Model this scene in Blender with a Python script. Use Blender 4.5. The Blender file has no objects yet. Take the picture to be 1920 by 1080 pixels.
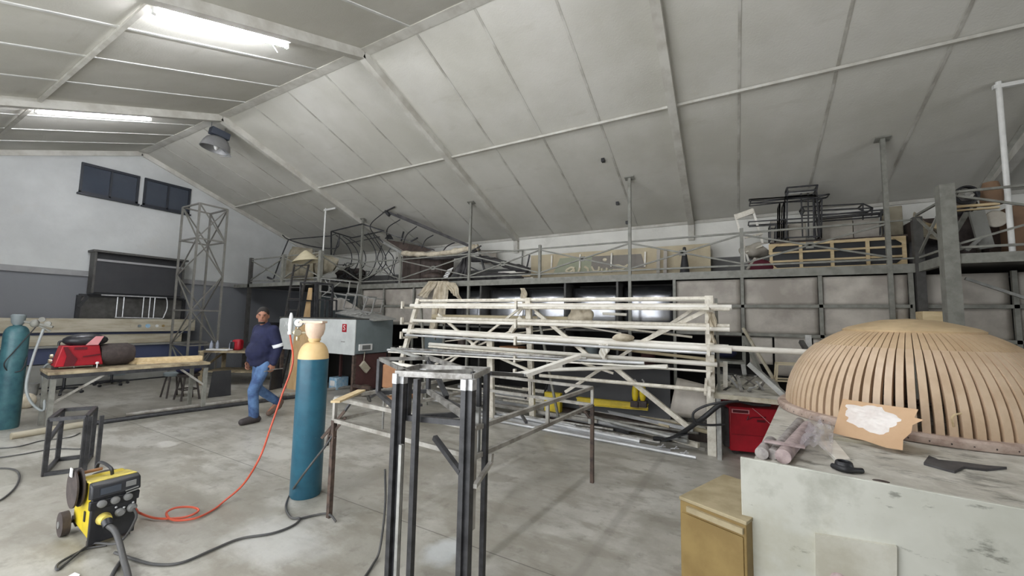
import bpy, bmesh, math, random
from mathutils import Vector, Matrix, noise as mnoise
random.seed(7)
scn = bpy.context.scene
COL = scn.collection
sin, cos, R_, PI = math.sin, math.cos, math.radians, math.pi

# ------------------------------------------------------------------ camera
FOC, YAW, PIT, ROL = 736.81, R_(-29.17), R_(4.584), R_(1.121)
CAM = Vector((0, 0, 1.67))
_F = Vector((sin(YAW)*cos(PIT), cos(YAW)*cos(PIT), sin(PIT)))
_R0 = Vector((cos(YAW), -sin(YAW), 0)); _U0 = _R0.cross(_F)
_R = cos(ROL)*_R0 + sin(ROL)*_U0
_U = -sin(ROL)*_R0 + cos(ROL)*_U0
cd = bpy.data.cameras.new('camera'); cam = bpy.data.objects.new('camera', cd); COL.objects.link(cam)
cd.sensor_width = 36; cd.sensor_fit = 'HORIZONTAL'; cd.lens = FOC/1920*36; cd.clip_start = 0.05; cd.clip_end = 200
M = Matrix((( _R.x, _U.x, -_F.x, CAM.x), (_R.y, _U.y, -_F.y, CAM.y), (_R.z, _U.z, -_F.z, CAM.z), (0, 0, 0, 1)))
cam.matrix_world = M
scn.camera = cam
# ------------------------------------------------------------------ world, light, exposure
w = bpy.data.worlds.new('world'); scn.world = w; w.use_nodes = True
bg = w.node_tree.nodes['Background']; bg.inputs[0].default_value = (0.80, 0.88, 1.0, 1); bg.inputs[1].default_value = 1.0
scn.view_settings.view_transform = 'Standard'; scn.view_settings.look = 'None'
scn.view_settings.exposure = 0.95; scn.view_settings.gamma = 1.0
scn.cycles.max_bounces = 10; scn.cycles.diffuse_bounces = 6
scn.cycles.caustics_reflective = False; scn.cycles.caustics_refractive = False
def area(name, loc, rot, sx, sy, power, col):
    l = bpy.data.lights.new(name, 'AREA'); l.shape = 'RECTANGLE'; l.size = sx; l.size_y = sy; l.energy = power; l.color = col
    o = bpy.data.objects.new(name, l); o.location = loc; o.rotation_euler = rot; COL.objects.link(o); return o
# daylight by the assumed near roller door; second lamp added at the unseen gable
area('daylight_roller_door', (-4.0, -1.42, 1.9), (R_(90), 0, 0), 7.4, 3.4, 115, (1.0, 0.985, 0.95))
area('added_gable_daylight', (9.8, 2.5, 1.8), (R_(90), 0, R_(90)), 3.6, 3.0, 40, (1.0, 0.98, 0.95))

# pixel of the photograph -> point of the place, on a plane with one known coordinate
def ray(px, py): return (px-960)*_R - (py-540)*_U + FOC*_F
def at(px, py, ax, v):
    d = ray(px, py); return CAM + d*((v-CAM[ax])/d[ax])
def X(px, py, x): return at(px, py, 0, x)
def Y(px, py, y): return at(px, py, 1, y)
def Z(px, py, z): return at(px, py, 2, z)
def G(px, py, z=0.0): return at(px, py, 2, z)
def V(px, py, b):
    d = ray(px, py); t = ((b.x-CAM.x)*d.x+(b.y-CAM.y)*d.y)/(d.x**2+d.y**2); return CAM + d*t

# ------------------------------------------------------------------ materials
def sc(r, g, b):
    f = lambda c: (c/255/12.92) if c/255 <= 0.04045 else ((c/255+0.055)/1.055)**2.4
    return (f(r), f(g), f(b), 1)
def mat(name, rgb, rough=0.6, metal=0.0, rgb2=None, scale=4.0, amt=0.5, bump=0.0, bscale=40.0, emis=0, alpha=None, trans=0, spec=0.5, stretch=(1, 1, 1), detail=6, lo=0.4, hi=0.62):
    m = bpy.data.materials.new(name); m.use_nodes = True
    nt = m.node_tree; N = nt.nodes; L = nt.links; b = N['Principled BSDF']
    b.inputs['Roughness'].default_value = rough; b.inputs['Metallic'].default_value = metal
    b.inputs['Specular IOR Level'].default_value = spec
    c1 = sc(*rgb); b.inputs['Base Color'].default_value = c1
    tc = N.new('ShaderNodeTexCoord'); mp = N.new('ShaderNodeMapping'); mp.inputs['Scale'].default_value = stretch
    L.new(tc.outputs['Object'], mp.inputs[0])
    if rgb2 is None: rgb2 = tuple(max(0, c*0.86) for c in rgb)
    n = N.new('ShaderNodeTexNoise'); n.inputs['Scale'].default_value = scale; n.inputs['Detail'].default_value = detail; n.inputs['Roughness'].default_value = 0.62
    L.new(mp.outputs[0], n.inputs['Vector'])
    r = N.new('ShaderNodeMapRange'); r.inputs[1].default_value = lo; r.inputs[2].default_value = hi; r.inputs[4].default_value = amt
    L.new(n.outputs['Fac'], r.inputs[0])
    mx = N.new('ShaderNodeMix'); mx.data_type = 'RGBA'; mx.inputs[6].default_value = c1; mx.inputs[7].default_value = sc(*rgb2)
    L.new(r.outputs[0], mx.inputs[0]); L.new(mx.outputs[2], b.inputs['Base Color'])
    if bump:
        n2 = N.new('ShaderNodeTexNoise'); n2.inputs['Scale'].default_value = bscale; n2.inputs['Detail'].default_value = 4
        L.new(mp.outputs[0], n2.inputs['Vector'])
        bp = N.new('ShaderNodeBump'); bp.inputs['Strength'].default_value = bump; bp.inputs['Distance'].default_value = 0.01
        L.new(n2.outputs['Fac'], bp.inputs['Height']); L.new(bp.outputs[0], b.inputs['Normal'])
    if emis:
        b.inputs['Emission Color'].default_value = c1; b.inputs['Emission Strength'].default_value = emis
    if alpha is not None: b.inputs['Alpha'].default_value = alpha
    if trans: b.inputs['Transmission Weight'].default_value = trans
    m['mix'] = 1
    return m
def mixover(m, build, rgb, fac_scale=1.0):
    """lay another colour over the base colour of m, driven by a mask socket made by build(nodes, links, texcoord)"""
    nt = m.node_tree; N = nt.nodes; L = nt.links; b = N['Principled BSDF']
    src = b.inputs['Base Color'].links[0].from_socket
    tc = [n for n in N if n.type == 'TEX_COORD'][0]
    f = build(N, L, tc)
    mx = N.new('ShaderNodeMix'); mx.data_type = 'RGBA'; mx.inputs[7].default_value = sc(*rgb)
    ml = N.new('ShaderNodeMath'); ml.operation = 'MULTIPLY'; ml.inputs[1].default_value = fac_scale; ml.use_clamp = True
    L.new(f, ml.inputs[0]); L.new(ml.outputs[0], mx.inputs[0]); L.new(src, mx.inputs[6]); L.new(mx.outputs[2], b.inputs['Base Color'])
def nmask(scale, lo, hi, stretch=(1, 1, 1), off=(0, 0, 0), detail=8):
    def f(N, L, tc):
        mp = N.new('ShaderNodeMapping'); mp.inputs['Scale'].default_value = stretch; mp.inputs['Location'].default_value = off
        L.new(tc.outputs['Object'], mp.inputs[0])
        n = N.new('ShaderNodeTexNoise'); n.inputs['Scale'].default_value = scale; n.inputs['Detail'].default_value = detail; n.inputs['Roughness'].default_value = 0.65
        L.new(mp.outputs[0], n.inputs['Vector'])
        r = N.new('ShaderNodeMapRange'); r.inputs[1].default_value = lo; r.inputs[2].default_value = hi
        L.new(n.outputs['Fac'], r.inputs[0]); return r.outputs[0]
    return f
def linemask(p, q, wd):
    """thin line through ground points p and q"""
    a = -(q.y-p.y); bb = (q.x-p.x); ln = math.hypot(a, bb); a /= ln; bb /= ln; c = a*p.x+bb*p.y
    def f(N, L, tc):
        d = N.new('ShaderNodeVectorMath'); d.operation = 'DOT_PRODUCT'; d.inputs[1].default_value = (a, bb, 0)
        L.new(tc.outputs['Object'], d.inputs[0])
        s = N.new('ShaderNodeMath'); s.operation = 'SUBTRACT'; s.inputs[1].default_value = c; L.new(d.outputs['Value'], s.inputs[0])
        ab = N.new('ShaderNodeMath'); ab.operation = 'ABSOLUTE'; L.new(s.outputs[0], ab.inputs[0])
        r = N.new('ShaderNodeMapRange'); r.inputs[1].default_value = wd; r.inputs[2].default_value = wd*0.4; L.new(ab.outputs[0], r.inputs[0])
        return r.outputs[0]
    return f
def spotmask(p, rx, ry, nz=1.2):
    def f(N, L, tc):
        v = N.new('ShaderNodeVectorMath'); v.operation = 'SUBTRACT'; v.inputs[1].default_value = tuple(p); L.new(tc.outputs['Object'], v.inputs[0])
        v2 = N.new('ShaderNodeVectorMath'); v2.operation = 'DIVIDE'; v2.inputs[1].default_value = (rx, ry, max(rx, ry)); L.new(v.outputs[0], v2.inputs[0])
        le = N.new('ShaderNodeVectorMath'); le.operation = 'LENGTH'; L.new(v2.outputs[0], le.inputs[0])
        n = N.new('ShaderNodeTexNoise'); n.inputs['Scale'].default_value = 5; n.inputs['Detail'].default_value = 8; L.new(tc.outputs['Object'], n.inputs['Vector'])
        a = N.new('ShaderNodeMath'); a.operation = 'MULTIPLY_ADD'; a.inputs[1].default_value = nz; L.new(n.outputs['Fac'], a.inputs[0]); L.new(le.outputs['Value'], a.inputs[2])
        r = N.new('ShaderNodeMapRange'); r.inputs[1].default_value = 1+nz*0.5; r.inputs[2].default_value = 0.55+nz*0.5; L.new(a.outputs[0], r.inputs[0])
        return r.outputs[0]
    return f

MT = {}
MT['floor'] = mat('concrete_floor', (170, 167, 157), 0.42, rgb2=(150, 147, 137), scale=0.9, amt=1.0, bump=0.12, bscale=30, detail=10)
mixover(MT['floor'], nmask(0.6, 0.46, 0.58, off=(3, 1, 0)), (190, 188, 180), 0.8)
mixover(MT['floor'], nmask(1.5, 0.48, 0.60, stretch=(1, 2.4, 1), off=(9, 4, 0)), (136, 131, 119), 0.7)
mixover(MT['floor'], nmask(0.8, 0.50, 0.58, off=(1, 9, 0)), (142, 138, 126), 0.6)
mixover(MT['floor'], nmask(7, 0.56, 0.66, off=(2, 7, 0)), (120, 116, 106), 0.5)
mixover(MT['floor'], nmask(60, 0.66, 0.75), (104, 100, 92), 0.35)
mixover(MT['floor'], linemask(G(640, 935), G(1040, 1080), 0.006), (88, 85, 78), 0.8)
mixover(MT['floor'], linemask(G(1235, 865), G(1085, 1078), 0.05), (128, 124, 116), 0.4)
mixover(MT['floor'], linemask(G(300, 830), G(640, 800), 0.006), (110, 106, 98), 0.35)
mixover(MT['floor'], spotmask(G(828, 1035), 0.16, 0.20), (206, 210, 210), 0.75)
mixover(MT['floor'], spotmask(G(315, 832), 0.22, 0.12), (214, 212, 205), 0.7)
mixover(MT['floor'], spotmask(G(520, 1010), 0.5, 0.35), (190, 190, 186), 0.5)
MT['ceil'] = mat('ceiling_board', (206, 204, 196), 0.75, rgb2=(192, 190, 180), scale=0.6, amt=1.0, bump=0.25, bscale=45)
mixover(MT['ceil'], nmask(3.0, 0.60, 0.78, stretch=(0.3, 1.2, 1)), (170, 166, 152), 0.5)
MT['rafter'] = mat('rafter_paint', (205, 203, 195), 0.6, rgb2=(176, 172, 162), scale=3, amt=0.8)
MT['seam'] = mat('dirty_seam_strip', (196, 194, 186), 0.7, rgb2=(158, 154, 144), scale=2.5, amt=1.0)
MT['seamw'] = mat('white_seam_strip', (220, 220, 216), 0.5, rgb2=(190, 190, 186), scale=2.5, amt=0.8)
def gable_mat(name, zl, white, dado):
    m = mat(name, white, 0.75, rgb2=tuple(c*0.93 for c in white), scale=0.8, amt=1.0, bump=0.3, bscale=25)
    mixover(m, nmask(3.5, 0.66, 0.76), (150, 148, 142), 0.45)
    mixover(m, nmask(1.1, 0.60, 0.75, off=(5, 5, 2)), (186, 184, 176), 0.6)
    def f(N, L, tc):
        s = N.new('ShaderNodeSeparateXYZ'); L.new(tc.outputs['Object'], s.inputs[0])
        r = N.new('ShaderNodeMath'); r.operation = 'LESS_THAN'; r.inputs[1].default_value = zl; L.new(s.outputs['Z'], r.inputs[0]); return r.outputs[0]
    mixover(m, f, dado, 1.0)
    return m
MT['gable'] = gable_mat('gable_wall_paint', 2.62, (200, 202, 200), (118, 120, 124))
MT['longwall'] = gable_mat('long_wall_paint', 3.06, (240, 239, 232), (104, 104, 102))
MT['trimgrey'] = mat('grey_ledge', (150, 150, 150), 0.6)
MT['black'] = mat('black_paint', (34, 35, 38), 0.45, rgb2=(48, 48, 50), scale=6)
MT['blackp'] = mat('black_board', (44, 45, 48), 0.5, rgb2=(54, 54, 56), scale=3)
MT['navyglass'] = mat('dark_window_glass', (62, 68, 78), 0.12, rgb2=(72, 78, 88), scale=1.5, spec=0.6)
MT['wframe'] = mat('window_frame_dark', (36, 40, 48), 0.5)
MT['mezz'] = mat('grey_steel_paint', (138, 138, 130), 0.5, rgb2=(114, 113, 106), scale=9, amt=0.8)
MT['mezzd'] = mat('dark_steel_paint', (80, 79, 76), 0.5, rgb2=(60, 58, 55), scale=9, amt=0.8)
MT['sheet'] = mat('dusty_sheet_panel', (190, 184, 174), 0.5, rgb2=(156, 149, 140), scale=1.6, amt=1.0, bump=0.5, bscale=5)
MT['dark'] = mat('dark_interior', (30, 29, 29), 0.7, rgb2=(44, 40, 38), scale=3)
MT['gloss'] = mat('polished_dark_sheet', (214, 216, 222), 0.25, metal=0.95, rgb2=(120, 122, 128), scale=1.2, bump=0.25, bscale=2.5)
MT['white'] = mat('dusty_white_paint', (230, 225, 212), 0.5, rgb2=(196, 188, 172), scale=14, amt=0.8)
MT['whitetube'] = mat('white_lacquered_tube', (244, 241, 232), 0.35, rgb2=(216, 210, 198), scale=8, amt=0.8, stretch=(0.3, 1, 1))
MT['alu'] = mat('aluminium_profile', (214, 215, 216), 0.3, metal=0.35, rgb2=(160, 160, 160), scale=8, amt=0.7, stretch=(0.3, 1, 1))
MT['steel'] = mat('bare_steel', (172, 170, 166), 0.36, metal=0.4, rgb2=(98, 94, 88), scale=9, amt=0.9)
MT['steelgrey'] = mat('grey_mill_steel', (176, 173, 166), 0.42, metal=0.25, rgb2=(130, 125, 116), scale=7, amt=0.9)
MT['steelblk'] = mat('black_mill_steel', (66, 66, 68), 0.42, metal=0.2, rgb2=(42, 42, 44), scale=12, amt=0.9)
MT['weld'] = mat('ground_bright_steel', (196, 196, 196), 0.4, metal=0.4, rgb2=(120, 120, 120), scale=30)
MT['rust'] = mat('rusty_steel', (92, 76, 66), 0.75, rgb2=(60, 50, 46), scale=14, amt=1.0, bump=0.3)
MT['galv'] = mat('dull_galvanised', (176, 176, 172), 0.45, metal=0.4, rgb2=(120, 120, 116), scale=10)
MT['towersteel'] = mat('grey_tower_steel', (134, 132, 126), 0.45, metal=0.3, rgb2=(108, 106, 100), scale=8)
MT['bluecyl'] = mat('teal_cylinder_paint', (42, 96, 116), 0.38, rgb2=(34, 82, 102), scale=5, amt=0.9, bump=0.05)
mixover(MT['bluecyl'], nmask(25, 0.68, 0.75), (150, 170, 170), 0.5)
MT['greencyl'] = mat('green_teal_cylinder_paint', (66, 108, 114), 0.4, rgb2=(40, 78, 88), scale=4, amt=1.0)
MT['cream'] = mat('cream_paint', (226, 194, 140), 0.45, rgb2=(206, 172, 120), scale=8)
MT['pinkcap'] = mat('pale_pink_cap', (232, 205, 182), 0.5, rgb2=(214, 184, 160), scale=12)
MT['brass'] = mat('dull_brass_chrome', (200, 190, 165), 0.3, metal=0.8)
MT['redhose'] = mat('red_rubber_hose', (206, 92, 66), 0.5, rgb2=(180, 74, 54), scale=10)
MT['greyhose'] = mat('grey_rubber_hose', (168, 174, 174), 0.5)
MT['cable'] = mat('dark_grey_cable', (66, 66, 66), 0.55, rgb2=(86, 84, 80), scale=10)
MT['blackcable'] = mat('black_cable', (38, 38, 40), 0.5)
MT['yellow'] = mat('yellow_machine_paint', (214, 190, 40), 0.4, rgb2=(186, 164, 36), scale=6, amt=0.9)
MT['yellowtop'] = mat('dusty_yellow_paint', (222, 204, 96), 0.5, rgb2=(176, 158, 80), scale=8, amt=1)
MT['face'] = mat('black_plastic_face', (30, 31, 35), 0.4, rgb2=(42, 42, 46), scale=10)
MT['knob'] = mat('grey_plastic_knob', (130, 130, 128), 0.4)
MT['rubber'] = mat('brown_black_rubber', (58, 50, 48), 0.8, rgb2=(84, 74, 70), scale=14)
MT['red'] = mat('red_machine_paint', (178, 28, 44), 0.4, rgb2=(146, 22, 34), scale=3, amt=0.9)
MT['reddark'] = mat('dark_red_print', (92, 14, 26), 0.5)
MT['pinkred'] = mat('worn_pale_red', (232, 160, 164), 0.5)
MT['wood'] = mat('pale_pine', (218, 198, 158), 0.6, rgb2=(196, 172, 130), scale=3, amt=0.9, stretch=(1, 6, 6))
MT['woodd'] = mat('worn_grey_timber', (188, 182, 164), 0.7, rgb2=(160, 150, 128), scale=2, amt=0.9, stretch=(4, 0.8, 4))
MT['ply'] = mat('plywood_sheet', (206, 176, 132), 0.6, rgb2=(186, 152, 108), scale=2.5, amt=0.9, stretch=(4, 4, 1))
MT['plytable'] = mat('dirty_wood_top', (176, 162, 132), 0.65, rgb2=(112, 98, 76), scale=5, amt=1.0)
MT['rib'] = mat('mdf_rib_tan', (202, 176, 142), 0.55, rgb2=(188, 160, 126), scale=5, amt=0.9)
MT['rib2'] = mat('mdf_rib_pale', (212, 188, 160), 0.40, rgb2=(196, 170, 140), scale=5, amt=0.9)
MT['ribcap'] = mat('mdf_cap', (206, 182, 144), 0.55, rgb2=(184, 160, 124), scale=4, amt=1)
MT['ring'] = mat('dusty_pink_wood_ring', (198, 180, 168), 0.6, rgb2=(160, 138, 126), scale=10, amt=1)
MT['plaster'] = mat('white_board_stained', (206, 206, 196), 0.5, rgb2=(190, 190, 178), scale=1.3, amt=1.0)
mixover(MT['plaster'], nmask(3.0, 0.52, 0.66, off=(1, 3, 5)), (158, 158, 145), 0.6)
mixover(MT['plaster'], nmask(7, 0.60, 0.68, stretch=(1, 1, 2.5)), (104, 104, 94), 0.7)
mixover(MT['plaster'], nmask(1.2, 0.50, 0.62, off=(7, 1, 2)), (178, 174, 154), 0.6)
MT['paintpatch'] = mat('beige_dried_patch', (204, 202, 190), 0.55, rgb2=(180, 176, 160), scale=3, amt=1)
MT['benchtop'] = mat('plaster_crusted_top', (208, 205, 195), 0.7, rgb2=(180, 176, 164), scale=5, amt=1.0, bump=0.8, bscale=22)
mixover(MT['benchtop'], nmask(5, 0.54, 0.64, stretch=(1, 2, 1)), (110, 107, 98), 0.7)
mixover(MT['benchtop'], nmask(18, 0.60, 0.72, stretch=(1, 3, 1), off=(4, 4, 1)), (220, 216, 206), 0.8)
MT['plasterlump'] = mat('fresh_white_plaster', (240, 234, 228), 0.4, rgb2=(214, 200, 192), scale=10)
MT['card2'] = mat('old_brown_card', (136, 108, 84), 0.7, rgb2=(104, 80, 62), scale=4)
MT['card'] = mat('brown_cardboard', (206, 172, 136), 0.7, rgb2=(190, 154, 118), scale=5)
MT['ochre'] = mat('ochre_cabinet_paint', (154, 130, 80), 0.5, rgb2=(136, 112, 66), scale=4, amt=0.9)
MT['ochretop'] = mat('beige_dusty_lid', (178, 164, 132), 0.6, rgb2=(152, 138, 106), scale=5, amt=1)
MT['greyface'] = mat('light_grey_enamel', (214, 218, 216), 0.4, rgb2=(196, 200, 198), scale=3, amt=0.9)
MT['greyside'] = mat('mid_grey_enamel', (122, 132, 134), 0.45, rgb2=(106, 114, 116), scale=3)
MT['maroon'] = mat('maroon_sheet', (86, 56, 54), 0.6, rgb2=(50, 36, 36), scale=4)
MT['bluebox'] = mat('pale_blue_carton', (132, 178, 208), 0.6, rgb2=(190, 208, 218), scale=14, amt=0.8)
MT['navy'] = mat('navy_overall_cloth', (27, 32, 66), 0.85, rgb2=(20, 24, 52), scale=6, amt=0.9, bump=0.3, bscale=18)
MT['denim'] = mat('blue_denim', (92, 124, 166), 0.85, rgb2=(56, 78, 118), scale=5, amt=1.0, bump=0.3, bscale=20)
MT['skin'] = mat('brown_skin', (158, 112, 90), 0.55, rgb2=(140, 96, 76), scale=12)
MT['hair'] = mat('black_hair', (26, 22, 20), 0.8)
MT['shoe'] = mat('grey_black_boot', (62, 56, 56), 0.7)
MT['shoe2'] = mat('brown_boot_sole', (120, 100, 88), 0.8)
MT['reflect'] = mat('white_reflective_band', (220, 222, 224), 0.5)
MT['lamp'] = mat('dull_aluminium_shade', (146, 146, 146), 0.45, metal=0.3, rgb2=(120, 120, 120), scale=4)
MT['lampbox'] = mat('dark_blue_grey_box', (62, 68, 80), 0.5)
MT['tube'] = mat('fluorescent_tube_glass', (246, 248, 255), 0.3, emis=145)
MT['whitepole'] = mat('glossy_white_pole', (234, 234, 230), 0.3)
MT['cloth'] = mat('cream_dust_cloth', (214, 204, 184), 0.85, rgb2=(172, 160, 138), scale=7, amt=0.9, bump=0.4, bscale=15)
MT['greycloth'] = mat('dark_grey_tarp', (78, 76, 76), 0.7, rgb2=(46, 44, 46), scale=5, amt=1, bump=0.6, bscale=9)
MT['sack'] = mat('dusty_foam_cushion', (166, 158, 138), 0.8, rgb2=(124, 116, 98), scale=3, amt=1, bump=0.4, bscale=8)
MT['brown'] = mat('dark_brown_timber', (84, 72, 66), 0.6, rgb2=(60, 50, 46), scale=3, amt=0.9, stretch=(4, 4, 0.6))
MT['signbeige'] = mat('beige_sign_board', (206, 194, 164), 0.6, rgb2=(186, 172, 142), scale=2, amt=0.9)
MT['signgreen'] = mat('faded_green_print', (160, 164, 140), 0.6, rgb2=(144, 148, 126), scale=3)
MT['signgrey'] = mat('faded_grey_print', (138, 132, 124), 0.6)
MT['signcream'] = mat('cream_lettering', (226, 216, 190), 0.6)
MT['cone'] = mat('dark_grey_cone', (52, 52, 54), 0.6)
MT['stack'] = mat('white_plaster_statuary', (196, 190, 178), 0.7, rgb2=(160, 150, 134), scale=6)
MT['wine'] = mat('wine_red_cloth', (96, 28, 46), 0.8)
MT['straw'] = mat('pale_canvas_shade', (216, 206, 176), 0.7, rgb2=(196, 184, 152), scale=8)
MT['benchblue'] = mat('blue_grey_panel', (62, 70, 98), 0.5, rgb2=(74, 82, 106), scale=2)
MT['benchgrey'] = mat('pale_grey_board', (140, 140, 134), 0.6)
MT['film'] = mat('clear_plastic_film', (206, 198, 204), 0.12, rgb2=(230, 226, 230), scale=14, alpha=0.38, bump=1.0, bscale=14)
MT['roll'] = mat('dusty_grey_roll', (178, 172, 168), 0.6, rgb2=(120, 114, 112), scale=14, amt=1)
MT['pinkroll'] = mat('dusty_pink_roll', (190, 172, 170), 0.6, rgb2=(152, 134, 132), scale=14, amt=1)
MT['orange'] = mat('orange_plastic', (232, 150, 50), 0.45)
MT['whiteplastic'] = mat('white_paper', (232, 232, 230), 0.6)
MT['bottle'] = mat('clear_bottle_plastic', (190, 198, 214), 0.15, alpha=0.6)
MT['screen'] = mat('grey_meter_screen', (120, 122, 120), 0.3)
MT['stool'] = mat('dark_stool_wood', (52, 46, 44), 0.55, rgb2=(70, 62, 58), scale=8)
MT['foam'] = mat('tan_leather', (160, 116, 82), 0.6, rgb2=(136, 96, 66), scale=8)
MT['ladder'] = mat('dark_ladder_steel', (70, 68, 66), 0.5)

# ------------------------------------------------------------------ mesh builder
def frame_of(d):
    d = d.normalized(); up = Vector((0, 0, 1)) if abs(d.z) < 0.95 else Vector((0, 1, 0))
    s = d.cross(up).normalized(); u = s.cross(d).normalized(); return d, s, u
class MB:
    def __init__(s): s.v = []; s.f = []
    def add(s, vs, fs):
        b = len(s.v); s.v += [Vector(v) for v in vs]; s.f += [[i+b for i in f] for f in fs]; return s
    def box(s, x0, x1, y0, y1, z0, z1):
        return s.add([(x0,y0,z0),(x1,y0,z0),(x1,y1,z0),(x0,y1,z0),(x0,y0,z1),(x1,y0,z1),(x1,y1,z1),(x0,y1,z1)],
                     [(0,3,2,1),(4,5,6,7),(0,1,5,4),(1,2,6,5),(2,3,7,6),(3,0,4,7)])
    def obox(s, c, a, b, d):
        c, a, b, d = Vector(c), Vector(a), Vector(b), Vector(d)
        vs = [c+i*a+j*b+k*d for k in (-1, 1) for (i, j) in ((-1,-1),(1,-1),(1,1),(-1,1))]
        return s.add(vs, [(0,3,2,1),(4,5,6,7),(0,1,5,4),(1,2,6,5),(2,3,7,6),(3,0,4,7)])
    def bar(s, p, q, w=0.03, h=None):
        p, q = Vector(p), Vector(q); h = h or w
        d, a, u = frame_of(q-p); return s.obox((p+q)/2, a*w/2, u*h/2, (q-p)/2)
    def loop(s, pts, w=0.03, h=None, closed=True):
        n = len(pts)
        for i in range(n if closed else n-1): s.bar(pts[i], pts[(i+1) % n], w, h)
        return s
    def tube(s, pts, r=0.015, n=8, closed=False, cap=True):
        pts = [Vector(p) for p in pts]; m = len(pts); rings = []; prev = None
        rr = r if isinstance(r, (list, tuple)) else [r]*m
        for i, p in enumerate(pts):
            if closed: t = pts[(i+1) % m]-pts[i-1]
            else: t = pts[min(i+1, m-1)]-pts[max(i-1, 0)]
            if t.length < 1e-9: t = Vector((0, 0, 1))
            t.normalize()
            if prev is None: _, a, u = frame_of(t)
            else:
                a = (prev - t*prev.dot(t))
                a = a.normalized() if a.length > 1e-6 else frame_of(t)[1]
                u = a.cross(t).normalized()
            prev = a
            rings.append([p + (a*cos(2*PI*k/n)+u*sin(2*PI*k/n))*rr[i] for k in range(n)])
        vs = [v for rg in rings for v in rg]; fs = []
        for i in range(m if closed else m-1):
            j = (i+1) % m
            for k in range(n): fs.append((i*n+k, i*n+(k+1) % n, j*n+(k+1) % n, j*n+k))
        if not closed and cap:
            fs.append(tuple(range(n-1, -1, -1))); fs.append(tuple((m-1)*n+k for k in range(n)))
        return s.add(vs, fs)
    def lathe(s, prof, c=(0, 0, 0), n=24, axis=(0, 0, 1), cap=True):
        c = Vector(c); A = Vector(axis).normalized(); _, a, u = frame_of(A)
        if abs(A.z) > 0.999: a, u = Vector((1, 0, 0)), Vector((0, 1, 0))
        vs = []; fs = []
        for (r, z) in prof:
            for k in range(n): vs.append(c + A*z + (a*cos(2*PI*k/n)+u*sin(2*PI*k/n))*r)
        for i in range(len(prof)-1):
            for k in range(n): fs.append((i*n+k, i*n+(k+1) % n, (i+1)*n+(k+1) % n, (i+1)*n+k))
        if cap:
            fs.append(tuple(range(n-1, -1, -1))); fs.append(tuple((len(prof)-1)*n+k for k in range(n)))
        return s.add(vs, fs)
    def ell(s, c, rx, ry, rz, n=16, m=10, rot=None):
        c = Vector(c); vs = []; fs = []
        for i in range(1, m):
            th = PI*i/m
            for k in range(n):
                v = Vector((rx*sin(th)*cos(2*PI*k/n), ry*sin(th)*sin(2*PI*k/n), rz*cos(th)))
                vs.append(c + (rot @ v if rot else v))
        t = Vector((0, 0, rz)); vs.append(c + (rot @ t if rot else t)); vs.append(c - (rot @ t if rot else t))
        for i in range(m-2):
            for k in range(n): fs.append((i*n+k, (i+1)*n+k, (i+1)*n+(k+1) % n, i*n+(k+1) % n))
        T = (m-1)*n
        for k in range(n): fs.append((T, k, (k+1) % n)); fs.append((T+1, (m-2)*n+(k+1) % n, (m-2)*n+k))
        return s.add(vs, fs)
    def prism(s, pts, vec):
        pts = [Vector(p) for p in pts]; vec = Vector(vec); n = len(pts)
        return s.add(pts+[p+vec for p in pts], [tuple(range(n-1, -1, -1)), tuple(range(n, 2*n))]+[(i, (i+1) % n, n+(i+1) % n, n+i) for i in range(n)])
    def slab(s, pts, t):
        pts = [Vector(p) for p in pts]; nrm = (pts[1]-pts[0]).cross(pts[2]-pts[0]).normalized(); return s.prism(pts, nrm*t)
    def grid(s, fn, nu, nv, th=0.0):
        vs = [Vector(fn(i/nu, j/nv)) for j in range(nv+1) for i in range(nu+1)]
        fs = [(j*(nu+1)+i, j*(nu+1)+i+1, (j+1)*(nu+1)+i+1, (j+1)*(nu+1)+i) for j in range(nv) for i in range(nu)]
        return s.add(vs, fs)
    def sweep(s, p, q, r0, r1, n=12):
        """tapered limb with round ends"""
        p, q = Vector(p), Vector(q); d = (q-p)
        s.ell(p, r0, r0, r0, 14, 10); s.ell(q, r1, r1, r1, 14, 10)
        k = max(2, int(d.length/0.03))
        s.tube([p+d*i/k for i in range(k+1)], [r0+(r1-r0)*i/k for i in range(k+1)], n)
        return s
    def build(s, name, m, parent=None, bevel=0.0, smooth=40, solid=0.0, remesh=0.0, subsurf=0, label=None, kind=None, cat=None, group=None, origin=None):
        me = bpy.data.meshes.new(name)
        if parent is not None:
            off = Vector((0, 0, 0)); p = parent
            while p is not None: off = off + Vector(p.location); p = p.parent
        elif kind == 'structure': off = Vector((0, 0, 0))
        elif origin is not None: off = Vector(origin)
        else:
            mn = [min(v[i] for v in s.v) for i in range(3)]; mxx = [max(v[i] for v in s.v) for i in range(3)]
            off = Vector(((mn[0]+mxx[0])/2, (mn[1]+mxx[1])/2, mn[2]))
        me.from_pydata([tuple(v-off) for v in s.v], [], s.f); me.update()
        bm = bmesh.new(); bm.from_mesh(me)
        if not solid and not getattr(s, 'noflip', False): bmesh.ops.recalc_face_normals(bm, faces=bm.faces)
        bm.to_mesh(me); bm.free()
        if smooth:
            me.shade_smooth(); me.set_sharp_from_angle(angle=R_(smooth))
        me.materials.append(m if not isinstance(m, str) else MT[m])
        o = bpy.data.objects.new(name, me); COL.objects.link(o)
        if parent is not None: o.parent = parent
        else: o.location = off
        if solid:
            md = o.modifiers.new('thickness', 'SOLIDIFY'); md.thickness = solid; md.offset = 0
        if remesh:
            md = o.modifiers.new('skin', 'REMESH'); md.mode = 'VOXEL'; md.voxel_size = remesh; md.use_smooth_shade = True
            md = o.modifiers.new('soften', 'SMOOTH'); md.iterations = 4; md.factor = 0.5
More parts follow.
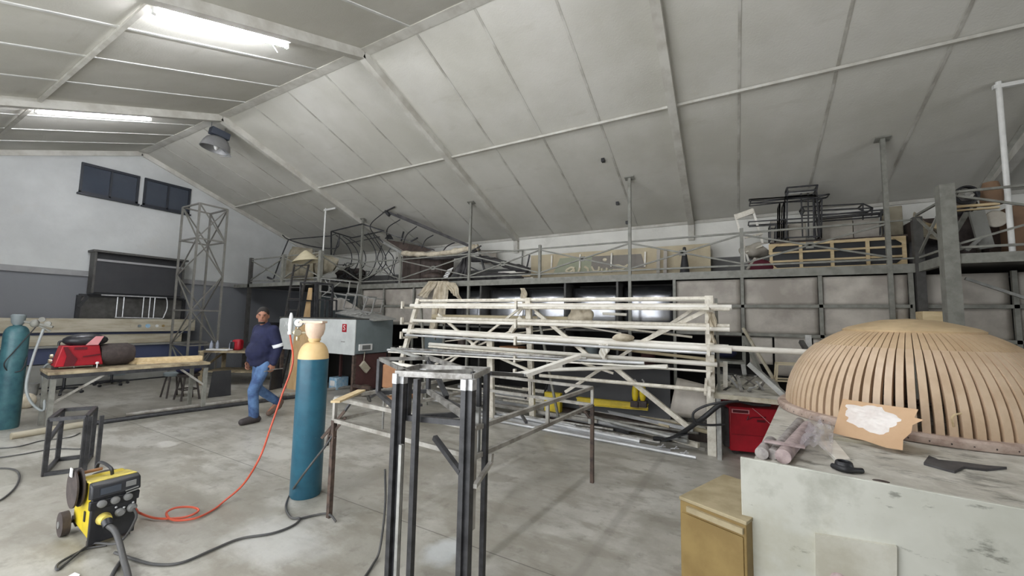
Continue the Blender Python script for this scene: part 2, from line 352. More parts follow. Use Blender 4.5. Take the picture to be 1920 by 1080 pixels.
        if bevel:
            md = o.modifiers.new('edge', 'BEVEL'); md.width = bevel; md.segments = 2; md.limit_method = 'ANGLE'
        if subsurf:
            md = o.modifiers.new('subdiv', 'SUBSURF'); md.levels = subsurf; md.render_levels = subsurf
        if label: o['label'] = label
        if kind: o['kind'] = kind
        if cat: o['category'] = cat
        if group: o['group'] = group
        return o
def thing(name, label, cat, loc, group=None):
    o = bpy.data.objects.new(name, None); COL.objects.link(o); o.location = Vector(loc); o.empty_display_size = 0.1
    o['label'] = label; o['category'] = cat
    if group: o['group'] = group
    return o
def crv(pts, n=8):
    """smooth curve through points"""
    P = [Vector(p) for p in pts]; P = [P[0]*2-P[1]]+P+[P[-1]*2-P[-2]]; out = []
    for i in range(1, len(P)-2):
        for k in range(n):
            t = k/n; a, b, c, d = P[i-1], P[i], P[i+1], P[i+2]
            out.append(0.5*((2*b)+(c-a)*t+(2*a-5*b+4*c-d)*t*t+(3*b-a-3*c+d)*t**3))
    out.append(P[-2]); return out
def S(name, mb, m, bevel=0): return mb.build(name, m, kind='structure', bevel=bevel)

# ================================================================== THE HALL
XG, YN, YF, XE = -13.5, -1.3, 9.3, 10.0
RY, RZ, SL = 4.0, 5.9, 0.379
def cz(y): return RZ - SL*abs(y-RY)
S('floor', MB().box(XG-0.2, XE+0.2, YN-0.3, YF+0.2, -0.2, 0), 'floor')
S('ceiling', MB().prism([(XG, RY, RZ), (XG, YF+0.15, cz(YF+0.15)), (XG, YF+0.15, cz(YF+0.15)+0.12), (XG, RY, RZ+0.12), (XG, YN-0.15, cz(YN-0.15)+0.12), (XG, YN-0.15, cz(YN-0.15))], (XE-XG, 0, 0)), 'ceil')
S('wall_left', MB().prism([(XG, YN, 0), (XG, YF, 0), (XG, YF, cz(YF)+0.05), (XG, RY, RZ+0.05), (XG, YN, cz(YN)+0.05)], (-0.2, 0, 0)), 'gable')
S('wall_back', MB().box(XG, XE, YF, YF+0.2, 0, cz(YF)+0.08), 'longwall')
S('wall_right', MB().box(XE, XE+0.2, YN, 0.6, 0, 3.9).box(XE, XE+0.2, 4.4, YF, 0, 3.9).box(XE, XE+0.2, 0.6, 4.4, 3.4, 3.9).prism([(XE, YN, 3.8), (XE, YF, 3.8), (XE, RY, RZ+0.05)], (0.2, 0, 0)), 'gable')
S('wall_front', MB().box(XG, -7.8, YN-0.2, YN, 0, cz(YN)+0.08).box(-0.2, XE, YN-0.2, YN, 0, cz(YN)+0.08).box(-7.8, -0.2, YN-0.2, YN, 3.7, cz(YN)+0.08), 'gable')
S('trim_1', MB().box(XG, XG+0.05, YN, YF, 2.50, 2.63), 'trimgrey')
n_tr = 2
def strip(x, y0, y1, w, h, drop=0.0):
    """a strip running up the slope between y0 and y1 under the ceiling"""
    z0, z1 = cz(y0)-h/2-drop, cz(y1)-h/2-drop
    return MB().bar((x, y0, z0), (x, y1, z1), w, h)
for x in (-9.42, -5.05, -0.72, 3.65, 8.0):
    mb = strip(x, RY, YF-0.02, 0.12, 0.14); mb.f += []
    m2 = strip(x, YN+0.02, RY, 0.12, 0.14); mb.add(m2.v, m2.f)
    mb.bar((x, YF-0.07, cz(YF)-0.1), (x, YF-0.04, cz(YF)-0.42), 0.12, 0.10)
    S('trim_%d' % n_tr, mb, 'rafter'); n_tr += 1
S('trim_%d' % n_tr, MB().bar((XG+0.02, RY, RZ-0.06), (XG+0.02, YF, cz(YF)-0.06), 0.05, 0.12).bar((XG+0.02, RY, RZ-0.06), (XG+0.02, YN, cz(YN)-0.06), 0.05, 0.12), 'rafter'); n_tr += 1
for y in (6.28, 1.52):
    S('trim_%d' % n_tr, MB().bar((XG, y, cz(y)-0.035), (XE, y, cz(y)-0.03), 0.045, 0.04), 'rafter'); n_tr += 1
S('trim_%d' % n_tr, MB().bar((XG, RY, RZ-0.03), (XE, RY, RZ-0.03), 0.16, 0.03), 'rafter'); n_tr += 1
for x in (-12.5, -11.45, -10.4, -8.34, -7.2, -6.1, -3.98, -2.95, -1.87, 0.17, 1.28, 2.35, 4.7, 5.8, 6.9):
    S('trim_%d' % n_tr, strip(x, RY, YF, 0.035, 0.008), 'seam'); n_tr += 1
    S('trim_%d' % n_tr, strip(x, YN, RY, 0.04, 0.012), 'seamw'); n_tr += 1
S('trim_%d' % n_tr, MB().bar((XG, YF-0.02, cz(YF)-0.03), (XE, YF-0.02, cz(YF)-0.03), 0.03, 0.06), 'rafter'); n_tr += 1
# gable windows
for i, (ya, yb) in enumerate(((2.94, 4.0), (4.10, 5.12))):
    fr = MB(); z0, z1 = 4.48, 5.22
    fr.box(XG, XG+0.05, ya, yb, z0, z0+0.05).box(XG, XG+0.06, ya, yb, z1-0.06, z1).box(XG, XG+0.05, ya, ya+0.04, z0, z1).box(XG, XG+0.05, yb-0.05, yb, z0, z1)
    fr.box(XG, XG+0.05, (ya+yb)/2-0.02, (ya+yb)/2+0.02, z0, z1)
    o = S('window_%d' % (i+1), fr, 'wframe')
    MB().box(XG+0.005, XG+0.02, ya+0.03, yb-0.03, z0+0.03, z1-0.03).build('window_pane', 'navyglass', o)
    MB().box(XG, XG+0.09, ya-0.03, yb+0.03, z0-0.04, z0).build('window_sill', 'wframe', o)

# ---- fluorescent battens on the near slope
def batten(x, y0, y1, label, grp='fluorescent battens under the near roof slope'):
    z0, z1 = cz(y0)-0.13, cz(y1)-0.13
    t = thing('fluorescent_light', label, 'light', (x, (y0+y1)/2, (z0+z1)/2+0.02), grp)
    MB().bar((x, y0-0.03, z0+0.06), (x, y1+0.03, z1+0.06), 0.15, 0.04).build('batten_housing', 'whitepole', t)  # housing widened to shade the roof slope above the tube
    MB().tube([(x, y0, z0), (x, y1, z1)], 0.022, 10).build('fluorescent_tube', 'tube', t)
    for y, z in ((y0-0.02, z0+0.02), (y1+0.02, z1+0.02)): MB().box(x-0.025, x+0.025, y-0.015, y+0.015, z-0.05, z+0.04).build('lamp_holder', 'whitepole', t)
    return t
t1 = batten(-5.27, 1.57, 2.92, 'lit fluorescent tube fixture at top left, nearest the camera')
MB().tube([(-5.27, 2.72, cz(2.72)-0.12), (-5.22, 2.80, cz(2.8)-0.28)], 0.006, 6).build('hanging_wire', 'whitepole', t1)
batten(-9.68, 1.57, 2.92, 'lit fluorescent tube fixture at left, nearer the gable windows')
batten(-0.95, 1.57, 2.92, 'lit fluorescent tube fixture above the camera')
# ---- high bay pendant near the ridge
pc = Y(406, 271, 4.1); px_, py_, pz_ = pc
t = thing('high_bay_lamp', 'dull grey bell-shaped pendant lamp hanging below the roof ridge', 'lamp', (px_, py_, pz_+0.6))
tilt = Vector((0.10, 0.12, 1)).normalized()
MB().lathe([(0.06, 0.17), (0.13, 0.16), (0.20, 0.11), (0.245, 0.02), (0.275, -0.10), (0.285, -0.12), (0.27, -0.12), (0.235, 0.0), (0.19, 0.09), (0.12, 0.14), (0.06, 0.15)], pc, 28, tilt, cap=False).build('lamp_shade', 'lamp', t)
MB().ell(pc+Vector((0, 0, -0.04)), 0.05, 0.05, 0.09).build('bulb', 'whitepole', t)
MB().obox(pc+tilt*0.25, Vector((0.02, 0.17, -0.03)), Vector((0.08, 0, 0)), tilt*0.075).build('gear_box', 'lampbox', t, bevel=0.01)
MB().tube([pc+Vector((0, -0.12, 0.32)), (px_, py_-0.12, cz(py_-0.12)-0.02)], 0.008).tube([pc+Vector((0.02, 0.12, 0.30)), (px_+0.02, py_+0.14, cz(py_+0.14)-0.02)], 0.008).build('hanger', 'lamp', t)
MB().bar(pc+Vector((0.08, 0.08, -0.10)), pc+Vector((0.10, 0.26, -0.20)), 0.015).bar(pc+Vector((0.10, 0.26, -0.20)), pc+Vector((0.02, 0.08, -0.24)), 0.015).build('bracket', 'lamp', t)

# ================================================================== MEZZANINE
YM, DZ = 7.7, 2.58
YL, YR = 6.45, 6.85
mz = thing('mezzanine', 'grey steel mezzanine gallery with crossed railings along the back wall', 'mezzanine', (-3, 7.7, 0))
def part(name, mb, m='mezz', parent=mz, **k): return mb.build(name, m, parent, **k)
part('deck', MB().box(XG+0.03, 6.5, YM, YF-0.03, DZ-0.06, DZ).box(XG+0.03, -9.40, YL, YM, DZ-0.06, DZ).box(2.40, 6.5, YR, YM, DZ-0.06, DZ), 'mezzd')
part('beam', MB().box(-9.4, 2.4, YM-0.04, YM, DZ-0.13, DZ))
part('beam', MB().box(XG+0.03, -9.36, YL-0.04, YL, DZ-0.10, DZ))
part('beam', MB().box(-9.42, -9.36, YL, YM-0.04, DZ-0.10, DZ))
part('beam', MB().box(2.40, 6.5, YR-0.04, YR, DZ-0.12, DZ))
part('beam', MB().box(2.34, 2.40, YR, YM-0.04, DZ-0.12, DZ))
TZ, BZ = 3.22, 2.66
def rail_run(p, q, tz=TZ, bz=BZ, w=0.03, mm='mezz'):
    p, q = Vector(p), Vector(q)
    A, B = Vector((p.x, p.y, tz)), Vector((q.x, q.y, tz)); a, b = Vector((p.x, p.y, bz)), Vector((q.x, q.y, bz))
    part('top_rail', MB().bar(A, B, w), mm); part('bottom_rail', MB().bar(a, b, w), mm)
    lo = Vector((0, 0, 0.03))
    part('brace', MB().bar(A-lo, b+lo, w*0.9), mm); part('brace', MB().bar(a+lo, B-lo, w*0.9), mm)
    c = (A+b)/2; d = (q-p).normalized()
    part('brace_plate', MB().obox(c, d*0.05, Vector((0, 0, 0.05)), d.cross(Vector((0, 0, 1)))*0.006), mm)
yr = YM-0.02
px_posts = [(679, 'c'), (751, 's'), (880, 'c'), (1012, 's'), (1181, 'c'), (1392, 's'), (1668, 'c')]
xs = []
for px, kd in px_posts:
    x = Y(px, 500, yr).x
    if px == 679: x = -9.28
    xs.append(x); w_ = 0.055
    top = cz(yr)-0.01 if kd == 'c' else 3.30
    part('post', MB().box(x-w_/2, x+w_/2, yr-w_/2, yr+w_/2, 0 if kd == 'c' else DZ-0.1, top))
    if kd == 'c': part('head_plate', MB().obox((x, yr, top-0.012), (0.09, 0, 0), (0, 0.05, -0.05*SL), (0, 0, 0.008)))
xi = 2.36
for a, b in zip(xs[:-1], xs[1:]): rail_run((a, yr, 0), (b, yr, 0))
part('top_rail', MB().bar((xs[-1], yr, TZ), (xi, yr, TZ), 0.022)); part('bottom_rail', MB().bar((xs[-1], yr, BZ), (xi, yr, BZ), 0.022))
part('post', MB().box(xi-0.05, xi+0.05, yr-0.05, yr+0.05, 0, 3.25), 'mezzd')
part('post', MB().box(2.31, 2.45, YR-0.07, YR+0.07, 0, 3.46))
rail_run((2.36, yr, 0), (2.37, YR, 0), tz=3.28, w=0.028)
part('post', MB().box(4.3, 4.36, YR-0.03, YR+0.03, DZ, 3.4))
rail_run((2.42, YR, 0), (4.33, YR, 0), tz=3.36, w=0.028); rail_run((4.33, YR, 0), (6.4, YR, 0), tz=3.36, w=0.028)
for px in (470, 531, 600):
    x = Y(px, 510, YL).x
    part('post', MB().box(x-0.05, x+0.05, YL-0.04, YL+0.04, 0 if px != 531 else DZ, 3.37), 'mezzd' if px == 470 else 'mezz')
xa, xb, xc = Y(470, 510, YL).x, Y(531, 510, YL).x, Y(600, 510, YL).x
rail_run((xa, YL, 0), (xb, YL, 0), tz=3.32); rail_run((xb, YL, 0), (xc, YL, 0), tz=3.32); rail_run((xc, YL, 0), (-9.28, yr, 0), tz=3.28)
# white pipe poles from deck to roof with a short white arm
def pole(px, y, label, rr):
    x = Y(px, 300, y).x
    t = thing('pipe_pole', label, 'pole', (x, y, DZ), 'white poles standing on the gallery')
    MB().tube([(x, y, DZ), (x, y, cz(y)-0.01)], rr, 10).build('pole', 'whitepole', t)
    MB().bar((x-0.05, y, cz(y)-0.07), (x+0.45, y, cz(y)-0.07), 0.05, 0.05).build('head_arm', 'whitepole', t)
pole(616, 7.02, 'thin white pole on the gallery near the gable wall', 0.022)
pole(1884, 7.02, 'thick white pole on the gallery at the right', 0.028)
pb = thing('roof_brace', 'grey diagonal steel strut under the roof behind the right white pole', 'strut', (3.6, 7.6, DZ))
MB().bar(Y(1920, 235, 7.6), Y(1845, 345, 7.6), 0.05).build('strut', 'mezz', pb); MB().bar(Y(1845, 345, 7.6), Y(1770, 470, 7.6), 0.05).build('strut', 'mezz', pb)

# ---- sheet-clad store below the gallery
st = thing('sheet_clad_store', 'store under the gallery clad in dusty grey sheets with open bays', 'store', (-3, 8, 0))
YS = YM+0.03
zr = [2.45, 1.97, 1.50]
colx = [Y(p, 560, YS).x for p in (679, 721, 777, 836)]
colr = [Y(1265, 560, YS).x, Y(1392, 560, YS).x, Y(1538, 560, YS).x, Y(1708, 560, YS).x]
def panel(x0, x1, z0, z1, y=YS, m='sheet'):
    ph = random.random()*10
    def f(u, v): return (x0+(x1-x0)*u, y+0.025*mnoise.noise(Vector((u*2.3+ph, v*2.1, ph))), z0+(z1-z0)*v)
    mb = MB().grid(f, 14, 8); return mb.build('sheet_panel', m, st, solid=0.004, smooth=60)
def post_(x, z0=0, z1=2.45, w=0.05, y=YS-0.03): MB().box(x-w/2, x+w/2, y-0.02, y+0.02, z0, z1).build('frame_post', 'mezz', st)
for i in range(3):
    for a, b in ((0, 1), (1, 2)): panel(colx[i]+0.03, colx[i+1]-0.03, zr[b]+0.02, zr[a]-0.02)
for i in range(3):
    for a, b in ((0, 1), (1, 2)): panel(colr[i]+0.03, colr[i+1]-0.03, zr[b]+0.02, zr[a]-0.02)
for x in colx+colr: post_(x)
for x0, x1 in ((colx[0], colx[3]), (colr[0], colr[3])):
    for z in (zr[1], zr[2]): MB().box(x0, x1, YS-0.05, YS-0.02, z-0.025, z+0.025).build('frame_rail', 'mezz', st)
# right wing, below the projecting gallery
xr = [colr[3]+0.1, 3.3, 4.5, 5.9]
for i in range(3):
    for a, b in ((0, 1), (1, 2)): panel(xr[i]+0.03, xr[i+1]-0.03, zr[b]+0.02, zr[a]-0.02, y=YS+0.1)
    post_(xr[i+1], y=YS+0.06)
for z in (zr[1], zr[2]): MB().box(xr[0], xr[3], YS+0.04, YS+0.08, z-0.025, z+0.025).build('frame_rail', 'mezz', st)
panel(Y(1405, 640, YS).x, Y(1448, 640, YS).x, 1.02, 1.46); panel(Y(1452, 640, YS).x, Y(1520, 640, YS).x, 0.85, 1.48)
panel(Y(1525, 640, YS).x, Y(1640, 640, YS).x, 0.75, 1.48)
# open bays: dividers, polished back sheets, dark backing that paints in the shade inside
bx = [Y(p, 560, YS).x for p in (836, 902, 1060, 1158, 1265)]
MB().box(colx[0], xr[3], 8.85, 8.9, 0, 2.45).build('shade_backing', 'dark', st)
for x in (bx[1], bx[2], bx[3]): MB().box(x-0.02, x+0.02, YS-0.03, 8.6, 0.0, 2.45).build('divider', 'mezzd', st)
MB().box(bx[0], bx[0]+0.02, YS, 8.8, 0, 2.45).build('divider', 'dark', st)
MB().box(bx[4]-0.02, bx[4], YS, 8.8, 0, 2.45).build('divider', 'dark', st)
for x0, x1 in ((bx[0], bx[1]), (bx[1], (bx[1]+bx[2])/2), ((bx[1]+bx[2])/2, bx[2]), (bx[2], bx[3]), (bx[3], bx[4])):
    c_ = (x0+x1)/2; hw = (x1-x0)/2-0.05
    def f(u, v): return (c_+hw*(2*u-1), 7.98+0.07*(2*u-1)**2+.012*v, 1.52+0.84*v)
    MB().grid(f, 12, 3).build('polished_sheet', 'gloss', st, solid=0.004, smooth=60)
MB().box(colx[0], colr[3], YS+0.02, 8.8, 1.46, 1.49).build('shelf', 'mezzd', st)
MB().box(colx[0], colr[3], YS+0.05, 8.8, 0.80, 0.83).build('shelf', 'mezzd', st)
MB().box(bx[0], bx[4], YS-0.03, YS, 1.47, 1.51).build('frame_rail', 'mezzd', st)
# odds and ends on the lower shelf of the store (behind the rack)
for lab, mm, px, z, y in (('dark brown tin on the store shelf behind the rack, left', 'brown', 868, 0.83, 8.1), ('grey tin on the store shelf behind the middle of the rack', 'greyside', 1110, 0.83, 8.1), ('maroon tin on the store shelf behind the right end of the rack', 'maroon', 1215, 0.83, 8.2)):
    x = Y(px, 650, y).x
    MB().lathe([(0.13, 0), (0.14, 0.02), (0.14, 0.30), (0.12, 0.32)], (x, y, z), 16).build('paint_tin', mm, label=lab, cat='tin')
for lab, mm, pxa, pxb, z, h in (('grey timber offcuts box in the store behind the rack, at left', 'greyside', 800, 845, 0.83, 0.5), ('brown carton in the store behind the middle of the rack', 'foam', 940, 975, 0.83, 0.22), ('long tan roll lying on the store shelf behind the rack', 'woodd', 1070, 1150, 0.83, 0.12)):
    x0, x1 = Y(pxa, 650, 8.0).x, Y(pxb, 650, 8.0).x
    MB().box(x0, x1, 7.9, 8.3, z, z+h).build('box', mm, label=lab, cat='box', bevel=0.01)
# ---- dark board, tall locker on the far wall below the left gallery
MB().slab([(-12.95, 8.9, 0.0), (-10.6, 8.9, 0.0), (-10.6, 8.98, 2.4), (-12.95, 8.98, 2.4)], 0.04).build('grey_wallboard', 'greyside', label='grey board wall panel below the left gallery corner behind the person', cat='board')

# ================================================================== GABLE END
t = thing('roller_box', 'large black box panel with a pale strip mounted on the gable wall', 'panel', (-13.2, 4.1, 2.0))
MB().box(-13.49, -13.15, 3.25, 4.97, 2.12, 2.92).build('panel', 'blackp', t)
MB().box(-13.49, -13.25, 3.25, 4.99, 2.92, 3.08).build('recess', 'black', t)
MB().box(-13.49, -13.08, 3.20, 5.06, 3.08, 3.13).build('hood', 'mezzd', t)
MB().box(-13.15, -13.12, 3.28, 4.97, 2.87, 2.92).build('pale_strip', 'trimgrey', t)
for s_ in (3.25, 4.97): MB().box(-13.40, -13.10, s_-0.02, s_+0.02, 2.1, 3.1).build('side_cheek', 'mezzd', t)
t = thing('support_stand', 'black steel support frame below the black box panel', 'frame', (-13.2, 4.0, 1.5))
a = X(148, 553, -13.44); b = X(345, 556, -13.44)
MB().bar(a, (a.x, b.y, a.z), 0.06).build('rail', 'black', t)
MB().bar((a.x, a.y, a.z), (a.x, a.y, 0), 0.07).build('leg', 'black', t); MB().bar((a.x, b.y, a.z), (a.x, b.y, 0), 0.07).build('leg', 'black', t)
MB().bar(X(165, 556, -13.15), X(148, 575, -13.15), 0.05).build('gusset', 'black', t)
MB().box(-13.48, -13.46, a.y, b.y, 1.4, a.z).build('back_sheet', 'mezzd', t)
t = thing('chrome_rack', 'shiny chrome tube rack standing on the timber beams', 'rack', (-12.9, 4.0, 1.5))
c0, c1 = X(190, 553, -12.9), X(312, 560, -12.9); zb = 1.53
MB().tube(crv([c0, X(300, 558, -12.9), c1, X(313, 578, -12.9), X(306, 596, -12.9)], 6), 0.014).build('top_rail', 'alu', t)
for px in (221, 233, 270, 282, 291): q = X(px, 557, -12.9); MB().tube([(q.x, q.y, q.z), (q.x, q.y, zb)], 0.012).build('upright', 'alu', t)
MB().tube([X(215, 595, -12.9), X(305, 597, -12.9)], 0.014).build('bottom_rail', 'alu', t)
# long work counter along the gable
t = thing('gable_bench', 'long bench of blue-grey and pale boards along the gable wall', 'bench', (-13.1, 3.0, 0))
MB().box(-13.4, -12.87, -0.4, 5.5, 0.02, 0.50).build('lower_panel', 'benchgrey', t)
MB().box(-13.4, -12.89, -0.4, 5.5, 0.52, 0.86).build('blue_panel', 'benchblue', t)
MB().box(-13.4, -12.82, -0.4, 5.55, 0.86, 0.90).build('bench_top', 'benchgrey', t)
MB().box(-13.3, -12.84, -0.4, 5.5, 0.0, 0.03).build('plinth', 'black', t)
MB().box(-12.88, -12.862, 3.6, 3.9, 0.15, 0.45).build('hatch', 'greyside', t)
MB().box(-13.35, -12.87, -0.5, 5.25, 1.19, 1.50).build('timber_beam', 'woodd', label='big worn pale timber beam laid above the gable bench, uppermost', cat='timber', bevel=0.01)
MB().box(-13.35, -12.95, -0.5, 5.0, 0.902, 1.13).build('timber_beam', 'woodd', label='lower worn timber beam lying on the gable bench top', cat='timber', bevel=0.01)
MB().box(-13.35, -12.99, -0.5, 5.2, 1.132, 1.188).build('spacer_board', 'benchblue', label='dark blue spacer board between the two timber beams', cat='board')
for i, (y, r) in enumerate(((3.95, .045), (4.08, .035), (4.24, .05), (4.42, .035), (4.55, .03))):
    MB().lathe([(r, 0), (r, 0.012), (r*0.5, 0.012)], (-12.87, y, 1.33), 16, (1, 0, 0)).build('round_sticker', ['woodd', 'greyside', 'bluebox', 'greyface', 'ochre'][i], label='round faded sticker on the timber beam, number %s of five from the left' % ['one', 'two', 'three', 'four', 'five'][i], cat='sticker', group='stickers on the timber beam')
# ---- tower of thin steel
tp = [Z(343, 389, 4.36), Z(375, 381, 4.36), Z(427, 393, 4.36), Z(395, 401, 4.36)]
cx = sum(p.x for p in tp)/4; cy = sum(p.y for p in tp)/4
th = thing('lattice_tower', 'tall grey steel lattice tower standing by the gable wall', 'tower', (cx, cy, 0))
lv = [4.36, 3.50, 2.62, 1.74, 0.9, 0.15]
P2 = [(p.x, p.y) for p in tp]
for x, y in P2: MB().bar((x, y, 0), (x, y, 4.36), 0.04).build('leg', 'towersteel', th)
for z in lv:
    if z == 2.62: continue
    mb = MB()
    for i in range(4): mb.bar((*P2[i], z), (*P2[(i+1) % 4], z), 0.035)
    mb.build('ring', 'towersteel', th)
for k in range(0, 5):
    for i in range(4):
        a, b = P2[i], P2[(i+1) % 4]
        if (k+i) % 2: a, b = b, a
        MB().bar((*a, lv[k]), (*b, lv[k+1]), 0.024).build('brace', 'towersteel', th)
        if k < 1 and i in (1, 2): MB().bar((*b, lv[k]), (*a, lv[k+1]), 0.024).build('brace', 'towersteel', th)
# ================================================================== LEFT SIDE: table, cylinder, stool
tz = 0.82
A, B = Z(90, 699, tz), Z(395, 679, tz)
dirv = (B-A).normalized(); side = Vector((-dirv.y, dirv.x, 0)); wd = 0.72
if side.x > 0: side = -side
t = thing('work_table', 'long steel work table with dirty wooden top carrying the red machine', 'table', ((A+B)/2+side*wd/2)*1.0)
t.location.z = 0
MB().obox((A+B)/2+side*wd/2-Vector((0, 0, 0.02)), (B-A)/2, side*wd/2, Vector((0, 0, 0.02))).build('table_top', 'plytable', t, bevel=0.004)
MB().loop([A+side*0.03+dirv*0.03-Vector((0, 0, 0.065)), B+side*0.03-dirv*0.03-Vector((0, 0, 0.065)), B+side*(wd-.03)-dirv*0.03-Vector((0, 0, 0.065)), A+side*(wd-.03)+dirv*0.03-Vector((0, 0, 0.065))], 0.05).build('frame', 'steelblk', t)
for q in (A+side*0.04+dirv*0.06, B+side*0.04-dirv*0.05, A+side*(wd-.04)+dirv*0.06, B+side*(wd-.04)-dirv*0.05):
    MB().bar((q.x, q.y, 0), (q.x, q.y, tz-0.09), 0.05).build('leg', 'mezz', t)
MB().bar(A+side*0.04+dirv*0.08-Vector((0, 0, 0.42)), A+side*0.04+dirv*0.55-Vector((0, 0, 0.09)), 0.03).build('brace', 'steelgrey', t)
MB().bar(B+side*0.04-dirv*0.05-Vector((0, 0, 0.4)), B+side*0.04-dirv*0.4-Vector((0, 0, 0.09)), 0.03).build('brace', 'steelgrey', t)
# red welding machine on table
def TP(px, py, h=0): return Z(px, py, tz+h)
def red_welder(base, ax, sd, L, D, H, label, slant=0.06):
    t = thing('welding_machine', label, 'welding machine', base)
    c = Vector(base)
    pts = [c-sd*D/2, c+ax*L-sd*D/2, c+ax*(L-slant)-sd*D/2+Vector((0, 0, H)), c+ax*slant-sd*D/2+Vector((0, 0, H))]
    MB().prism(pts, sd*D).build('casing', 'red', t, bevel=0.012)
    return t, pts
b0 = TP(103, 690, 0.04)+side*0.08; b1 = TP(196, 684, 0.04)+side*0.08
ax = (b1-b0).normalized(); ax.z = 0
Lw = (b1-b0).length
t, pts = red_welder(b0+side*0.16, ax, side, Lw, 0.3, 0.30, 'red welding machine lying on the left work table')
fr = -side*0.012
o_ = lambda u, v: pts[0]+(pts[1]-pts[0])*u+Vector((0, 0, 0.30))*v+fr
MB().slab([o_(.18, .02), o_(.38, .02), o_(.44, .35), o_(.32, .62), o_(.22, .95), o_(.14, .95), o_(.22, .5)], 0.006).build('dark_marking', 'reddark', t)
MB().slab([o_(.36, .80), o_(.62, .80), o_(.62, .92), o_(.36, .92)], 0.006).build('dark_vent', 'reddark', t)
MB().slab([o_(.55, .42), o_(.92, .50), o_(.92, .56), o_(.55, .47)], 0.006).build('dark_marking', 'reddark', t)
MB().tube(crv([o_(.08, 1.0)+side*.15, o_(.1, 1.2)+side*.15, o_(.3, 1.22)+side*.15, o_(.35, 1.0)+side*.15]), 0.014).build('handle', 'black', t)
MB().lathe([(0.03, 0), (0.03, 0.03)], o_(-.02, .5)+side*.12, 12, tuple(-ax)).lathe([(0.03, 0), (0.03, 0.03)], o_(-.02, .25)+side*.2, 12, tuple(-ax)).build('socket', 'brass', t)
for u in (.05, .9): MB().box(*(lambda p: (p.x-.03, p.x+.03, p.y-.03, p.y+.03, tz, tz+0.05))(o_(u, 0)+side*.15)).build('foot', 'rubber', t)
hb = o_(.62, 1.0)+side*0.15
MB().ell(hb+Vector((0.0, 0.0, 0.07)), 0.17, 0.25, 0.10).build('welding_helmet', 'face', label='black rounded welding helmet lying on top of the red machine', cat='helmet')
MB().slab([o_(.58, 1.02)-side*.0, o_(.84, 1.02)-side*.0, o_(.93, 1.45)-side*.05, o_(.76, 1.45)-side*.05], 0.01).build('paper_sheet', 'pinkred', label='crumpled pink and white paper stuck by the helmet on the red machine', cat='paper')
q = TP(226, 688)+side*0.34
MB().lathe([(0.0, -0.22), (0.15, -0.20), (0.17, -0.1), (0.17, 0.12), (0.13, 0.2), (0.0, 0.22)], q+Vector((0, 0, 0.18)), 20, tuple(ax)).build('dark_bag', 'rubber', label='dark brown rounded bag lying right of the red machine', cat='bag')
q = TP(212, 686)+side*0.15
t = thing('angle_grinder', 'grey hand grinder lying on the work table before the dark bag', 'grinder', q)
MB().ell(q+Vector((0, 0, 0.06)), 0.07, 0.11, 0.055).build('motor_body', 'galv', t)
MB().tube([q+Vector((0, 0, 0.06)), q+ax*0.24+side*0.12+Vector((0, 0, 0.055))], [0.035, 0.025], 10).build('handle', 'galv', t)
MB().lathe([(0.055, 0), (0.055, 0.012)], q+Vector((-0.02, -0.06, 0.02)), 18).build('disc', 'steelgrey', t)
a, b = TP(246, 684, 0)+side*0.1, TP(382, 677, 0)+side*0.02
MB().obox((a+b)/2+Vector((0, 0, 0.045))+side*0.1, (b-a)/2, side*0.06, Vector((0, 0, 0.045))).build('pine_plank', 'wood', label='thick pale pine plank lying on the right half of the work table', cat='plank', bevel=0.004)
MB().obox((a+b)/2+Vector((0, 0, 0.012))-side*0.02, (b-a)*0.42, side*0.04, Vector((0, 0, 0.012))).build('thin_batten', 'wood', label='thin pale wooden batten lying in front of the thick pine plank', cat='batten')
q = TP(262, 684)+side*0.40
MB().ell(q+Vector((0, 0, 0.04)), 0.13, 0.08, 0.05).build('crumpled_rag', 'cloth', label='crumpled pale rag behind the pine plank on the work table', cat='rag')
for px, lab in ((140, 'small white-capped bolt standing at the front of the work table, left'), (183, 'small white-capped bolt standing at the front of the work table, right')):
    q = TP(px, 690)+side*0.05
    MB().lathe([(0.008, 0), (0.008, 0.06), (0.02, 0.06), (0.02, 0.08), (0.01, 0.09)], q, 10).build('bolt', 'whiteplastic', label=lab, cat='bolt', group='bolts on the work table')
# left gas cylinder
def cylinder(base, r, H, body, shoulder, capm, label, zb, valve=True):
    t = thing('gas_cylinder', label, 'gas cylinder', base)
    b = Vector(base)
    MB().lathe([(r*0.93, 0), (r, 0.02), (r, zb)], b, 40).build('body', body, t)
    sh = [(r, 0)]
    for k in range(1, 9):
        a = PI/2*k/8; sh.append((r*0.36+r*0.64*cos(a), sin(a)*r*1.15))
    sh += [(r*0.34, r*1.25)]
    MB().lathe([(x, z+zb) for x, z in sh], b, 40).build('shoulder', shoulder, t)
    zt = zb+r*1.25
    MB().lathe([(r*.40, zt), (r*.42, zt+.02), (r*.34, zt+.03)], b, 28).build('neck_ring', capm, t)
    return t, zt
bl = G(10, 803); bl = Vector((bl.x, bl.y, 0))
t, zt = cylinder(bl, 0.125, 1.6, 'greencyl', 'greencyl', 'greyside', 'blue-green gas cylinder at the left edge of the photo', 1.30)
MB().lathe([(0.045, zt), (0.065, zt+.03), (0.075, zt+.13), (0.06, zt+.15)], bl, 20).build('valve_cap', 'greyside', t)
rg = bl+Vector((0.10, 0.14, zt+0.02))
MB().ell(rg, .06, .05, .06).lathe([(0.035, 0), (0.035, 0.03)], rg+Vector((0.05, 0.06, 0.06)), 14, (0.9, -0.4, 0)).lathe([(0.035, 0), (0.035, 0.03)], rg+Vector((0.05, 0.12, 0.0)), 14, (0.9, -0.4, 0)).tube([bl+Vector((0, 0, zt+.06)), rg, rg+Vector((0.1, 0.16, -0.05))], 0.018).tube([rg, rg+Vector((0.05, 0.15, -0.12))], 0.016).build('regulator', 'mezz', t)
